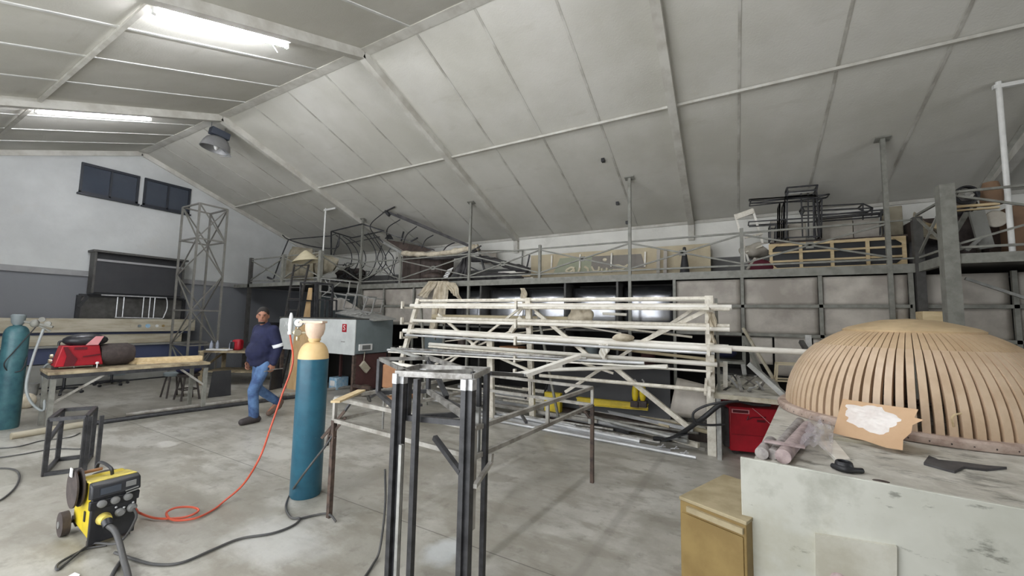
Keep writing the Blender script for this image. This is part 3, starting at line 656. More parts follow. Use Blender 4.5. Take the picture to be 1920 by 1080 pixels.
MB().tube(crv([rg+Vector((.02, 0.02, -.03)), bl+Vector((.14, -.02, 1.1)), bl+Vector((.13, -.10, .92)), bl+Vector((.10, -.04, .80)), bl+Vector((.15, 0.06, .82)), bl+Vector((0.13, .1, 1.0))]), 0.007).build('thin_hose', 'blackcable', t)
MB().tube(crv([rg+Vector((0.05, .08, -.08)), bl+Vector((.12, .16, 1.0)), bl+Vector((.14, .12, .6)), bl+Vector((.16, .18, .35)), bl+Vector((.2, .3, .22)), bl+Vector((.1, .3, .5)), bl+Vector((0, .3, .8)), pts[0]+Vector((-.1, 0, .06))+side*.1]), 0.016).build('air_hose', 'greyhose', label='pale grey hose looping from the left cylinder to the red machine', cat='hose')
# small black frame in front of the table
bx_ = [G(80, 893), G(145, 868)]
f0, f1 = G(82, 893), G(152, 884)
zt2 = V(92, 787, f0).z
e1 = (f1-f0); e2 = G(107, 865)-f0
t = thing('steel_stand', 'small black open box frame standing left behind the yellow machine', 'frame', f0+(e1+e2)/2)
cs = [f0, f0+e1, f0+e1+e2, f0+e2]
for c_ in cs: MB().bar(c_, c_+Vector((0, 0, zt2)), 0.035).build('leg', 'steelblk', t)
MB().loop([c_+Vector((0, 0, zt2)) for c_ in cs], 0.035).build('top_ring', 'steelblk', t)
MB().loop([c_+Vector((0, 0, 0.02)) for c_ in cs], 0.035).build('bottom_ring', 'steelblk', t)
MB().bar(f0+Vector((0, 0, .34)), f0+e2+Vector((0, 0, .42)), 0.03).build('cross_bar', 'steelblk', t)
MB().bar(f0+e1+Vector((.02, .02, 0)), f0+e1+Vector((.02, .02, zt2)), 0.03).bar(f0+e1+Vector((.06, .1, 0)), f0+e1+Vector((.06, .1, zt2)), 0.03).build('extra_upright', 'steelblk', t)
# stool
q = G(345, 752); q = Vector((q.x-0.15, q.y+0.1, 0))
t = thing('stool', 'dark wooden stool standing behind the right end of the work table', 'stool', q)
MB().lathe([(0.17, 0.44), (0.18, 0.46), (0.18, 0.49), (0.16, 0.50)], q, 24).build('seat', 'stool', t)
for k in range(4):
    a = PI/4+k*PI/2; MB().tube([q+Vector((cos(a)*.13, sin(a)*.13, .45)), q+Vector((cos(a)*.21, sin(a)*.21, 0.0))], 0.018).build('leg', 'stool', t)
MB().loop([q+Vector((cos(PI/4+k*PI/2)*.175, sin(PI/4+k*PI/2)*.175, .2)) for k in range(4)], 0.02).build('stretcher', 'stool', t)
q2 = q+Vector((0.02, 0.15, 0))
t = thing('drum_stool', 'second dark stool with a grey round seat at the stool pair, nearer the gable', 'stool', q+Vector((-0.5, -.05, 0)))
q2 = q+Vector((-0.5, -.05, 0))
MB().lathe([(0.15, 0.42), (0.16, 0.44), (0.16, 0.48), (0.14, 0.49)], q2, 24).build('seat', 'greyside', t)
for k in range(4):
    a = PI/4+k*PI/2; MB().tube([q2+Vector((cos(a)*.11, sin(a)*.11, .43)), q2+Vector((cos(a)*.19, sin(a)*.19, 0.0))], 0.016).build('leg', 'stool', t)
MB().ell(q+Vector((0.0, 0.0, 0.57)), 0.2, 0.2, 0.08).build('blue_cloth_bundle', 'navy', label='dark blue cloth bundle lying on the dark stool', cat='bundle')
# office chair bases (star bases with black seats)
def chair(px, py, label, n0):
    q = G(px, py); t = thing('office_chair', label, 'chair', q, 'office chairs by the gable bench')
    for k in range(5):
        a = n0+k*2*PI/5; e = q+Vector((cos(a)*.28, sin(a)*.28, .06))
        o = MB().bar(q+Vector((0, 0, .11)), e+Vector((0, 0, .02)), 0.035, 0.03).build('star_leg', 'black', t)
        MB().lathe([(0.028, -0.02), (0.028, 0.02)], e-Vector((0, 0, .032)), 12, (cos(a+1.57), sin(a+1.57), 0)).build('caster', 'black', o)
    MB().tube([q+Vector((0, 0, .08)), q+Vector((0, 0, .42))], 0.025).build('column', 'black', t)
    MB().box(q.x-.22, q.x+.22, q.y-.22, q.y+.22, .42, .49).build('seat', 'black', t, bevel=0.03)
    return t
chair(208, 722, 'black office chair with star base behind the work table', 0.3)
chair(118, 738, 'black office chair half hidden behind the left cylinder and table leg', 0.9)
MB().lathe([(0.12, 0), (0.14, 0.22), (0.15, 0.23)], G(52, 742), 20).build('paint_bucket', 'galv', label='grey bucket under the left end of the work table', cat='bucket')
MB().ell(G(48, 765)+Vector((0, 0, .12)), .13, .12, .13).build('white_bag', 'cloth', label='white bag on the floor by the left cylinder', cat='bag')
# second table beyond with bottles
s0, s1, s2, s3 = (-10.9, 4.55), (-9.75, 5.25), (-10.25, 6.0), (-11.4, 5.3)
sz = 0.80
sA = V(378, 650, Vector((-10.9, 4.6, 0))); 
t = thing('side_table', 'grey timber side table carrying bottles and helmets behind the person', 'table', (-10.6, 5.2, 0))
sp = [Vector((*p, sz)) for p in (s0, s1, s2, s3)]
MB().slab([p-Vector((0, 0, 0.04)) for p in sp], 0.04).build('table_top', 'plytable', t)
ctr = sum(sp, Vector())/4
for p in sp:
    c_ = p.lerp(ctr, 0.08); MB().bar((c_.x, c_.y, 0), (c_.x, c_.y, sz-0.04), 0.07).build('leg', 'plytable', t)
MB().bar(sp[0].lerp(ctr, .08)-Vector((0, 0, .45)), sp[3].lerp(ctr, .08)-Vector((0, 0, .1)), 0.04).build('brace', 'plytable', t)
MB().slab([p.lerp(ctr, .1)-Vector((0, 0, .5)) for p in sp], 0.02).build('lower_shelf', 'plytable', t)
def on2(px, py=650):
    d = ray(px, py); return Z(px, py, sz)
def tpt(u, v): return sp[0]+(sp[1]-sp[0])*u+(sp[3]-sp[0])*v
def bottle(p, label):
    MB().lathe([(0.032, 0), (0.036, 0.01), (0.036, 0.13), (0.03, 0.16), (0.013, 0.2), (0.013, 0.225)], p, 14).build('water_bottle', 'bottle', label=label, cat='bottle', group='bottles on the side table')
bottle(tpt(.10, .25), 'clear plastic bottle at the left of the side table'); bottle(tpt(.40, .35), 'clear plastic bottle beside the red helmet on the side table')
bottle(tpt(.14, .40), 'clear plastic bottle behind the leftmost bottle on the side table')
MB().slab([tpt(.1, .05)+Vector((0, 0, .01)), tpt(.48, .03)+Vector((0, 0, .01)), tpt(.5, .2)+Vector((0, 0, .01)), tpt(.12, .22)+Vector((0, 0, .01))], 0.03).build('paper_stack', 'whiteplastic', label='white papers lying at the front of the side table', cat='papers')
p = tpt(.52, .35)
t = thing('welding_helmet', 'red and black welding helmet standing on the side table', 'helmet', p)
ex, ey = (sp[1]-sp[0]).normalized(), (sp[3]-sp[0]).normalized()
MB().obox(p+Vector((0, 0, .13)), ex*.10, ey*.10, Vector((0, 0, .13))).build('shell', 'red', t, bevel=.05)
MB().obox(p-ex*.07-ey*.03+Vector((0, 0, .12)), ex*.05, ey*.09, Vector((0, 0, .09))).build('visor', 'face', t, bevel=.02)
p = tpt(.80, .30)
t = thing('face_shield', 'black and orange welding shield on the side table beside the person', 'helmet', p)
MB().obox(p+Vector((0, 0, .11)), ex*.13, ey*.10, Vector((0, 0, .11))).build('shell', 'face', t, bevel=.06)
MB().obox(p+ex*.12+Vector((0, 0, .14)), ex*.05, ey*.10, Vector((0, 0, .13))).build('orange_side', 'orange', t, bevel=.03)
MB().box(-11.85, -11.75, 6.5, 7.0, 0, 1.45).build('gas_bottle_trolley', 'black', label='tall narrow black stand behind the side table by the gallery post', cat='stand', bevel=0.03)
# black panels leaning near the table
for (pa, pb, pt, lab) in ((( 389, 746), (432, 741), (398, 698), 'black rubber sheet standing on the floor right of the work table'), ((504, 732), (527, 727), (508, 695), 'black rubber sheet standing behind the person')):
    a, b = G(*pa), G(*pb); h = V(pt[0], pt[1], a).z
    c_ = Vector((-0.1, 0.05, h)); 
    MB().slab([a, b, b+c_-(b-a)*.08, a+c_+(b-a)*.12], 0.03).build('rubber_sheet', 'black', label=lab, cat='sheet')

# ================================================================== GREY MACHINE CABINET
xm, ym = -6.9, 5.65
t = thing('machine_cabinet', 'large grey steel machine cabinet raised on a rusty stand behind the blue cylinder', 'machine', (-8.2, 6.2, 0))
z0, z1 = 0.86, 1.60
MB().box(-9.62, xm-0.02, ym+0.015, ym+1.05, z0+0.02, z1).build('body', 'greyside', t, bevel=0.03)
def rr(x0, x1, za, zb_, r, y):
    pts = []
    for (cx_, cz_, a0) in ((x1-0.01, za+0.01, -90), (x1-0.01, zb_-0.01, 0), (x0+r, zb_-r*.3, 90), (x0+r, za+r, 180)):
        q = r if cx_ < (x0+x1)/2 else 0.01
        if a0 == 90: q2 = r*.3
        else: q2 = q
        for k in range(6):
            a = R_(a0+90*k/5); pts.append((cx_+(q if cx_ > (x0+x1)/2 else r)*cos(a), y, cz_+q2*sin(a)))
    return pts
MB().prism(rr(-9.62, xm, z0+0.0, z1, 0.14, ym), (0, 0.02, 0)).build('front_panel', 'greyface', t)
MB().box(xm-0.02, xm, ym+0.03, ym+1.05, z0+0.02, z1).build('side_panel', 'greyside', t)
MB().box(-9.62, xm, ym, ym+1.05, z1, z1+0.03).build('top_tray', 'mezzd', t)
q = X(670, 651, xm); q3 = X(695, 644, xm)
MB().box(xm, xm+0.04, X(672, 650, xm).y, X(696, 650, xm).y, X(684, 657, xm).z, X(684, 645, xm).z).build('meter', 'whiteplastic', t, bevel=0.005)
MB().box(xm+0.04, xm+0.045, X(677, 650, xm).y, X(692, 650, xm).y, X(684, 655, xm).z, X(684, 647, xm).z).build('meter_window', 'screen', t)
lp = Y(646, 615, ym); 
MB().box(lp.x-.07, lp.x+.07, ym-0.006, ym, lp.z-.085, lp.z+.085).build('red_label', 'red', t)
def text(body, size, loc, rot, m, name, parent, ext=0.002, shear=0, label=None):
    cu = bpy.data.curves.new(name, 'FONT'); cu.body = body; cu.size = size; cu.extrude = ext; cu.align_x = 'CENTER'; cu.align_y = 'CENTER'; cu.shear = shear
    tmp = bpy.data.objects.new(name, cu); COL.objects.link(tmp)
    bpy.context.view_layer.update()
    me = bpy.data.meshes.new_from_object(tmp.evaluated_get(bpy.context.evaluated_depsgraph_get()))
    COL.objects.unlink(tmp); bpy.data.objects.remove(tmp)
    me.materials.clear(); me.materials.append(MT[m])
    o = bpy.data.objects.new(name, me); COL.objects.link(o); o.parent = parent
    off = Vector((0, 0, 0)); p = parent
    while p is not None: off += Vector(p.location); p = p.parent
    o.location = Vector(loc)-off; o.rotation_euler = rot
    return o
text('S', 0.16, (lp.x, ym-0.008, lp.z), (R_(90), 0, 0), 'whiteplastic', 'label_letter', t)
MB().box(lp.x-.09, lp.x+.04, ym-0.004, ym, lp.z-.30, lp.z-.285).build('small_print', 'knob', t)
zz = Y(536, 610, ym)
MB().tube([Y(x, y, ym-0.004) for x, y in ((533, 612), (536, 603), (539, 612), (541, 605), (545, 604), (547, 610))], 0.006).tube([Y(x, y, ym-0.004) for x, y in ((536, 618), (541, 614), (543, 619), (548, 616))], 0.006).build('chalk_scrawl', 'whiteplastic', t)
for x, y in ((xm-0.04, ym+0.04), (-9.5, ym+0.04), (xm-0.04, ym+1.0), (-9.5, ym+1.0)): MB().box(x-.03, x+.03, y-.03, y+.03, 0, z0+0.02).build('leg', 'rust', t)
MB().box(xm-0.05, xm-0.02, ym+.06, ym+.98, 0.1, z0).build('side_skirt', 'maroon', t)
for x in (-7.5, -8.0, -8.6): MB().box(x, x+0.05, ym+0.5, ym+0.55, 0, z0).build('inner_post', 'maroon', t)
MB().box(-9.5, xm, ym+0.9, ym+0.93, 0, z0).build('back_skirt', 'dark', t)
MB().box(xm-0.04, xm+0.5, ym+0.02, ym+0.06, 0.20, 0.26).build('low_rail', 'rust', t)
q = X(684, 688, xm+0.02)
t2 = thing('hanging_switch_box', 'small beige switch box hanging below the meter of the machine cabinet', 'switch box', q-Vector((0, 0, .1)))
MB().obox(q, (0.03, 0, 0), Vector((0, .085, -.085)), Vector((0, .05, .05))).build('case', 'woodd', t2, bevel=0.006)
MB().tube([q+Vector((0, -0.04, .1)), X(684, 660, xm+0.02)], 0.008).build('cord', 'woodd', t2)
q = G(678, 742)
MB().box(q.x-.1, q.x+.1, q.y-.06, q.y+.12, 0, 0.22).build('small_box', 'rust', label='small rusty box on the floor at the foot of the machine stand', cat='box', bevel=0.01)
# plywood, carton
a, b = G(542, 724), G(578, 730)
top = V(560, 640, a)
pw = [Y(538, 727, 5.5), Y(583, 733, 5.5), Y(588, 610, 5.6), Y(556, 607, 5.6)]; pw[0].z = pw[1].z = 0.0
MB().slab(pw, 0.015).build('plywood_sheet', 'ply', label='pale plywood sheet leaning against the front of the machine cabinet behind the blue cylinder', cat='plywood')
a = G(616, 728); b = G(635, 730)
t = thing('carton', 'pale blue printed carton on the floor right of the blue cylinder', 'box', b)
MB().box(b.x-.22, b.x+.04, b.y-.1, b.y+.22, 0, 0.27).build('body', 'bluebox', t, bevel=0.005)
MB().box(b.x-.18, b.x-.02, b.y-.104, b.y-.1, 0.08, 0.2).build('printed_label', 'whiteplastic', t)
# frames on top of the machine
def yfr(name, label, pts, y, w, m, depth=0.5, cat='frame', extra=(), grp=None):
    """open box frame whose front loop is traced on plane y, with a back loop behind"""
    P3 = [Y(*p, y) for p in pts]; c = sum(P3, Vector())/len(P3); zb_ = min(p.z for p in P3)
    t = thing(name, label, cat, (c.x, y+depth/2, zb_), grp)
    MB().loop(P3, w).build('front_loop', m, t)
    if depth > 0.05:
        P4 = [p+Vector((0, depth, 0)) for p in P3]
        MB().loop(P4, w).build('back_loop', m, t)
        mb = MB()
        for p, q in zip(P3, P4): mb.bar(p, q, w)
        mb.build('cross_bars', m, t)
    for (a, b) in extra: MB().bar(Y(*a, y), Y(*b, y), w*0.9).build('bar', m, t)
    return t
yfr('steel_stand', 'tall dark rectangular steel frame standing on the machine cabinet', [(562, 596), (564, 530), (592, 530), (590, 596)], 5.8, 0.035, 'steelblk', 0.45)
yfr('steel_stand', 'low dark steel frame on the left of the machine cabinet top', [(540, 596), (541, 563), (563, 563), (562, 596)], 5.9, 0.03, 'steelblk', 0.3)
yfr('steel_stand', 'low dark steel frame on the machine cabinet right of the tall frame', [(596, 596), (597, 562), (610, 562), (609, 596)], 5.9, 0.03, 'steelblk', 0.3)
a = Y(578, 596, 6.2)
MB().slab([Y(570, 596, 6.2), Y(583, 596, 6.2), Y(586, 540, 6.35), Y(580, 540, 6.35)], 0.02).build('plywood_strip', 'ply', label='upright plywood strip behind the tall frame on the machine cabinet', cat='plywood')
yfr('tube_chair', 'light grey crossed tube frame leaning at the gallery edge above the machine', [(602, 522), (656, 528), (652, 554), (600, 546)], 6.3, 0.022, 'galv', 0.25, extra=(((610, 525), (632, 560)), ((638, 530), (602, 556)), ((600, 555), (655, 562))))
yfr('tube_chair', 'light grey tube chair frame lying on the machine cabinet, middle', [(651, 550), (668, 554), (664, 586), (644, 578)], 6.2, 0.02, 'galv', 0.25)
yfr('tube_chair', 'light grey tube chair frame lying on the machine cabinet, rightmost', [(676, 556), (703, 560), (697, 586), (680, 584), (690, 556)], 6.2, 0.02, 'galv', 0.25)
MB().slab([Y(628, 586, 6.0), Y(664, 578, 6.3), Y(742, 597, 6.4), Y(700, 600, 6.0)], 0.03).build('grey_board', 'galv', label='tilted pale grey board lying on the machine cabinet under the chair frames', cat='board')
MB().slab([Y(620, 560, 6.6), Y(640, 558, 6.6), Y(675, 580, 6.6), Y(622, 582, 6.6)], 0.02).build('grey_sheet', 'sheet', label='dull folded grey sheet behind the chair frames on the machine cabinet', cat='sheet')
mb = MB()
for k in range(7):
    c_ = Y(652+6*k, 592, 6.1); pts = [c_+Vector((.09*cos(i*.7+k), .05*sin(i*.7+k), .03+.03*sin(i*1.3+k))) for i in range(9)]
    mb.tube(crv(pts, 4), 0.010, 6)
mb.build('wire_tangle', 'galv', label='tangle of grey cable lying on the machine cabinet before the board', cat='cable')
# tall dark ladder leaning on the gallery
t = thing('ladder', 'tall dark steel ladder leaning against the left gallery corner', 'ladder', Y(527, 650, 6.2))
t.location.z = 0
la, lb = Y(527, 640, 6.0), Y(552, 496, 6.38); la2, lb2 = Y(546, 640, 6.0), Y(579, 496, 6.38)
def ext(a, b, z): return a+(b-a)*((z-a.z)/(b.z-a.z))
MB().bar(ext(la, lb, 0.0), lb, 0.04).build('rail', 'ladder', t); MB().bar(ext(la2, lb2, 0), lb2, 0.04).build('rail', 'ladder', t)
for k in range(1, 11):
    z = k*0.3; MB().bar(ext(la, lb, z), ext(la2, lb2, z), 0.025).build('rung', 'ladder', t)
# canvas shade on top of the ladder
sc_ = Y(568, 484, 6.25)
MB().lathe([(0.03, .22), (0.12, .16), (.30, -.02), (.36, -.08), (.34, -.08), (.1, .13)], sc_+Vector((0, .1, .0)), 18, (-.12, -.1, 1), cap=False).build('canvas_shade', 'straw', label='pale canvas lamp shade stuck on top of the ladder at the gallery', cat='lamp shade')

# ================================================================== FLOOR PIPES
a, b = G(20, 824), G(640, 728)
pd = (b-a).normalized()
MB().tube([a+Vector((0, 0, .04)), G(175, 797)+Vector((0, 0, .04))], 0.045, 12).build('pipe', 'woodd', label='pale dusty pipe end lying on the floor at far left', cat='pipe')
MB().tube([G(172, 798)+Vector((0, 0, .03)), G(300, 780)+Vector((0, 0, .03)), G(560, 746)+Vector((0, 0, .03))], 0.035, 12).build('pipe', 'steelblk', label='long dark grey pipe lying on the floor in front of the walking person', cat='pipe')
MB().tube([G(235, 781)+Vector((0, 0, .03)), G(700, 722)+Vector((0, 0, .03))], 0.035, 12).build('pipe', 'steelgrey', label='long lighter grey pipe lying on the floor behind the dark one', cat='pipe')

# ================================================================== MAN
mp_ = Vector((-6.58, 3.64, 0)); fw = Vector((-0.02, -1.0, 0)).normalized(); lf = Vector((-fw.y, fw.x, 0))
def Pn(f, l, z): return mp_+fw*f+lf*l+Vector((0, 0, z))
man = thing('person', 'man in navy work jacket with white arm band and jeans walking across the hall', 'person', mp_)
rotm = Matrix((fw, lf, Vector((0, 0, 1)))).transposed()
# joints: (f, l, z)
HIPL, HIPR = (0, .095, .92), (-.01, -.095, .92)
KNL, KNR = (.17, .10, .50), (.02, -.10, .50)
ANL, ANR = (.13, .10, .10), (-.33, -.10, .21)
SHL, SHR = (-.02, .20, 1.43), (0.0, -.20, 1.43)
ELL, ELR = (-.10, .235, 1.16), (.04, -.22, 1.16)
WRL, WRR = (-.04, .225, .91), (.12, -.16, .93)
def torso(mb, g):
    mb.ell(Pn(0, 0, .98), .145+g, .175+g, .15+g, rot=rotm); mb.ell(Pn(.055, 0, 1.09), .175+g, .172+g, .16+g, rot=rotm)
    mb.ell(Pn(.02, 0, 1.26), .145+g, .185+g, .17+g, rot=rotm); mb.ell(Pn(-.01, 0, 1.38), .115+g, .20+g, .11+g, rot=rotm)
def limb(mb, a, b, r0, r1): mb.sweep(Pn(*a), Pn(*b), r0, r1)
headc = (.05, .0, 1.645)
hd = Vector((.72, -.55, 0)); hd = (Vector((0, 0, 1.65))+CAM*0-Vector((mp_.x, mp_.y, 0)))
look = Vector((-mp_.x, -mp_.y, 0)).normalized(); hdir = (look*0.95+fw*0.12).normalized(); hl = Vector((-hdir.y, hdir.x, 0))
hrot = Matrix((hdir, hl, Vector((0, 0, 1)))).transposed()
HC = Pn(*headc)
def Hn(f, l, z): return HC+hdir*f+hl*l+Vector((0, 0, z))
b = MB(); torso(b, 0)
b.sweep(Pn(0, 0, 1.44), Pn(.035, 0, 1.58), .062, .056)
b.ell(Hn(0, 0, .02), .098, .078, .115, rot=hrot); b.ell(Hn(.025, 0, -.055), .072, .060, .075, rot=hrot)
b.ell(Hn(.05, 0, -.095), .035, .035, .03, rot=hrot)
b.ell(Hn(.100, 0, -.012), .022, .015, .028, rot=hrot); b.ell(Hn(.085, 0, .028), .025, .055, .014, rot=hrot)
for s_ in (-1, 1): b.ell(Hn(-.005, s_*.080, -.005), .022, .014, .034, rot=hrot)
for a_, c_, d_ in ((SHL, ELL, WRL), (SHR, ELR, WRR)): limb(b, a_, c_, .052, .042); limb(b, c_, d_, .042, .028)
for a_, c_, d_ in ((HIPL, KNL, ANL), (HIPR, KNR, ANR)): limb(b, a_, c_, .082, .055); limb(b, c_, d_, .055, .038)
# hands
def hand(wr, down, out, fwdv):
    """palm, four curled fingers and a thumb; down = pointing direction, out = palm normal"""
    W_ = Pn(*wr); D = (fw*down[0]+lf*down[1]+Vector((0, 0, down[2]))).normalized(); A_ = (fw*fwdv[0]+lf*fwdv[1]+Vector((0, 0, fwdv[2]))); A_ = (A_-D*A_.dot(D)).normalized(); N_ = D.cross(A_).normalized()*out
    b.ell(W_+D*.05, .042, .042, .046, 12, 8, Matrix((A_, N_*.45/1.0, D)).transposed())
    for k in range(4):
        base = W_+D*.085+A_*(-.03+.02*k); L_ = (.062, .072, .068, .052)[k]
        p1 = base+D*L_*.5+N_*.008; p2 = p1+D*L_*.32+N_*.028; p3 = p2+N_*.026-D*.006
        b.tube([base-D*.02, base, p1, p2, p3], [.0105, .0105, .010, .0095, .008], 8)
    th = W_+D*.03-A_*.035*1.0
    b.tube([th, th-A_*.02+D*.025+N_*.012, th-A_*.015+D*.055+N_*.03], [.013, .012, .009], 8)
hand(WRL, (.15, 0, -1), -1, (-1, 0, 0)); hand(WRR, (.35, .1, -1), 1, (-1, 0, 0))
for an, toe in ((ANL, (.30, .11, .045)), (ANR, (-.20, -.11, .07))):
    limb(b, an, toe, .038, .03)
b.build('body', 'skin', man, remesh=0.009, smooth=180)
j = MB(); torso(j, .028)
limb(j, SHL, ELL, .082, .070); limb(j, ELL, WRL, .068, .052); limb(j, SHR, ELR, .082, .070); limb(j, ELR, WRR, .066, .050)
j.lathe([(.165, 0), (.18, .05), (.17, .14)], Pn(.015, 0, .86), 24)
j.sweep(Pn(-.01, 0, 1.46), Pn(0.0, 0, 1.50), .085, .075)
j.build('jacket', 'navy', man, remesh=0.014, smooth=180)
MB().lathe([(.078, -.02), (.074, .03), (.072, .03), (.076, -.02)], Pn(-.088, .232, 1.19), 20, tuple((Pn(*ELL)-Pn(*SHL)).normalized()), cap=False).build('arm_band', 'reflect', man, solid=0.006)
j = MB(); limb(j, HIPL, KNL, .105, .078); limb(j, KNL, (.132, .10, .105), .076, .070); limb(j, HIPR, KNR, .105, .078); limb(j, KNR, (-.325, -.10, .225), .074, .064)
j.ell(Pn(-.01, 0, .93), .135, .165, .12, rot=rotm); j.build('jeans', 'denim', man, remesh=0.013, smooth=180)
# boots
s_ = MB(); s_.sweep(Pn(.12, .10, .14), Pn(.11, .10, .06), .058, .060); s_.sweep(Pn(.14, .105, .062), Pn(.30, .11, .05), .062, .050); s_.sweep(Pn(.07, .10, .05), Pn(.12, .10, .05), .048, .05)
s_.build('boot', 'shoe', man, remesh=0.010, smooth=180)
s_ = MB(); s_.sweep(Pn(-.325, -.10, .25), Pn(-.35, -.10, .18), .056, .060); s_.sweep(Pn(-.35, -.105, .15), Pn(-.21, -.11, .055), .058, .048); s_.sweep(Pn(-.39, -.10, .21), Pn(-.36, -.10, .17), .045, .048)
s_.build('boot', 'shoe2', man, remesh=0.010, smooth=180)
hcap = MB(); hcap.ell(Hn(-.014, 0, .052), .101, .086, .102, rot=hrot); hcap.ell(Hn(-.055, 0, -.01), .055, .075, .08, rot=hrot)
hcap.build('hair', 'hair', man)
e = MB()
for s2 in (-1, 1): e.ell(Hn(.088, s2*.030, .010), .010, .013, .0075, rot=hrot)
e.build('eyes', 'face', man)
e = MB()
for s2 in (-1, 1): e.obox(Hn(.098, s2*.032, .030), hdir*.006, hl*.020, Vector((0, 0, .004)))
e.build('eyebrows', 'hair', man)
MB().ell(Hn(.087, 0, -.062), .010, .028, .007, rot=hrot).build('mouth', 'reddark', man)
MB().ell(Hn(.060, 0, -.102), .034, .045, .024, rot=hrot).build('beard', 'hair', man)
hw = Pn(*WRL)+Vector((0, 0, -.10))
MB().tube([hw-fw*.16+Vector((0, 0, .0)), hw, hw+fw*.14+lf*.02+Vector((0, 0, -.02))], 0.008).build('thin_rod', 'steel', label='thin steel rod held in the hand of the walking man', cat='rod')

# ================================================================== BLUE GAS CYLINDER
bl = G(572, 937); bl = Vector((bl.x, bl.y, 0))+Vector((bl.x, bl.y, 0)).normalized()*0.12
t, zt = cylinder(bl, 0.135, 1.6, 'bluecyl', 'cream', 'cream', 'tall blue gas cylinder with cream shoulder standing in the middle of the floor', 1.26)
MB().lathe([(.050, zt), (.055, zt+.03), (.075, zt+.06), (.088, zt+.11), (.088, zt+.165), (.080, zt+.17)], bl, 28).build('valve_guard', 'pinkcap', t)
vr = _R0; zc = zt+.12
MB().obox(bl+Vector((0, 0, zt+.18))-vr*0.02, vr*.11, Vector((0, 0, .010)), vr.cross(Vector((0, 0, 1)))*.05).build('cap_plate', 'pinkcap', t)
rz = zt+.075; toC = (Vector((0, 0, 0))-bl); toC.z = 0; toC.normalize()
Rg = bl-vr*.165+Vector((0, 0, rz))
t2 = thing('gas_regulator', 'brass gas regulator with round white dial screwed to the blue cylinder', 'regulator', Rg)
MB().tube([bl-vr*.06+Vector((0, 0, rz)), Rg], 0.010).tube([Rg, Rg-vr*.05], 0.012).build('connector', 'brass', t2)
MB().lathe([(0.038, -.03), (0.040, .02), (0.03, .03)], Rg, 20, tuple(toC)).build('body', 'brass', t2)
gc = Rg+Vector((0, 0, .095)); 
MB().lathe([(0.042, 0), (0.044, .005), (0.044, .025), (0.040, .03)], gc, 28, tuple(toC)).build('gauge_rim', 'greyside', t2)
MB().lathe([(0.036, .028), (0.036, .032)], gc, 28, tuple(toC)).build('gauge_dial', 'whiteplastic', t2)
MB().bar(gc+toC*.034, gc+toC*.034+vr*.018+Vector((0, 0, .02)), .004).build('gauge_needle', 'black', t2)
MB().tube([Rg, gc], 0.01).build('gauge_stem', 'brass', t2)
Fm = Rg-vr*.075
MB().lathe([(0.014, 0), (0.022, .04), (0.022, .08), (.016, .16), (.008, .19)], Fm, 16).lathe([(.022, -.02), (.024, .01)], Fm, 16).build('flow_tube', 'whiteplastic', t2)
MB().lathe([(.012, -.05), (.016, -.04), (.016, 0)], Rg-Vector((0, 0, .03)), 12).build('adjust_screw', 'brass', t2)
# red hose from regulator to welding machine
hp = [Fm-Vector((0, 0, .02)), V(549, 680, Fm), V(529, 740, Fm+Vector((-.03, -.05, 0))), V(507, 803, Fm+Vector((-.08, -.12, 0)))]
g_ = [V(488, 856, G(470, 950)), V(457, 907, G(445, 945)), G(420, 940, .03), G(398, 957, .015), G(365, 972, .02), G(325, 975, .02), G(312, 962, .03), G(330, 952, .04), G(360, 951, .04), G(372, 958, .03), G(345, 970, .02), G(295, 972, .02), G(262, 962, .05), G(255, 955, .2)]
MB().tube(crv(hp+g_, 8), 0.0085, 8).build('air_hose', 'redhose', label='red hose running from the blue cylinder regulator to the yellow machine', cat='hose')

# ================================================================== YELLOW WELDING MACHINE
wl = G(163, 1033); wrr = G(126, 993)
wy = (wrr-wl).normalized(); wx = Vector((wy.y, -wy.x, 0)); WW = 0.245
wr = wl+wx*WW
WH = V(170, 911, wl).z; DD = 0.44
t = thing('mig_welder', 'yellow and black wheeled welding machine at lower left', 'welding machine', wl+wx*WW/2+wy*DD/2)
def Wp(u, d, z): return wl+wx*u+wy*d+Vector((0, 0, z))
zb0 = 0.05
MB().prism([Wp(0.01, .03, zb0), Wp(0.01, DD*1.0, zb0+.03), Wp(0.01, DD, WH*.62), Wp(.01, DD*.72, WH*.97), Wp(0.01, .03, WH-0.02)], wx*(WW-.02)).build('casing', 'yellow', t, bevel=0.008)
MB().prism([Wp(0, 0, zb0-.02), Wp(0, .035, zb0-.02), Wp(0, .035, WH-.01), Wp(0, 0.0, WH-.04)], wx*WW).build('front_face', 'face', t, bevel=0.008)
MB().prism([Wp(-.01, -.025, WH*.78), Wp(-.01, .05, WH*.74), Wp(-.01, .06, WH+.005), Wp(-.01, -.005, WH-.01)], wx*(WW+.02)).build('control_panel', 'face', t, bevel=0.01)
MB().prism([Wp(-.01, -.005, WH*.60), Wp(-.01, .03, WH*.60), Wp(-.01, .03, WH*.74), Wp(-.01, -.012, WH*.74)], wx*(WW+.02)).build('control_panel', 'face', t, bevel=0.006)
MB().box(0, 0, 0, 0, 0, 0)
for u in (.2, .48, .76):
    MB().lathe([(.026, 0), (.024, .02), (.012, .025)], Wp(WW*u, -.012, WH*.685), 18, tuple(-wy)).build('dial', 'knob', t)
MB().obox(Wp(WW*.36, -.022, WH*.88), wx*WW*.22, Vector((0, 0, .022)), wy*.004).build('display', 'navyglass', t)
MB().obox(Wp(WW*.80, -.022, WH*.90), wx*.028, Vector((0, 0, .018)), wy*.004).build('switch', 'knob', t)
MB().tube([Wp(WW*.68, -.03, WH*.80), Wp(WW*.97, -.03, WH*.82)], .005).tube([Wp(WW*.70, -.03, WH*.76), Wp(WW*.97, -.03, WH*.78)], .005).build('trim_line', 'knob', t)
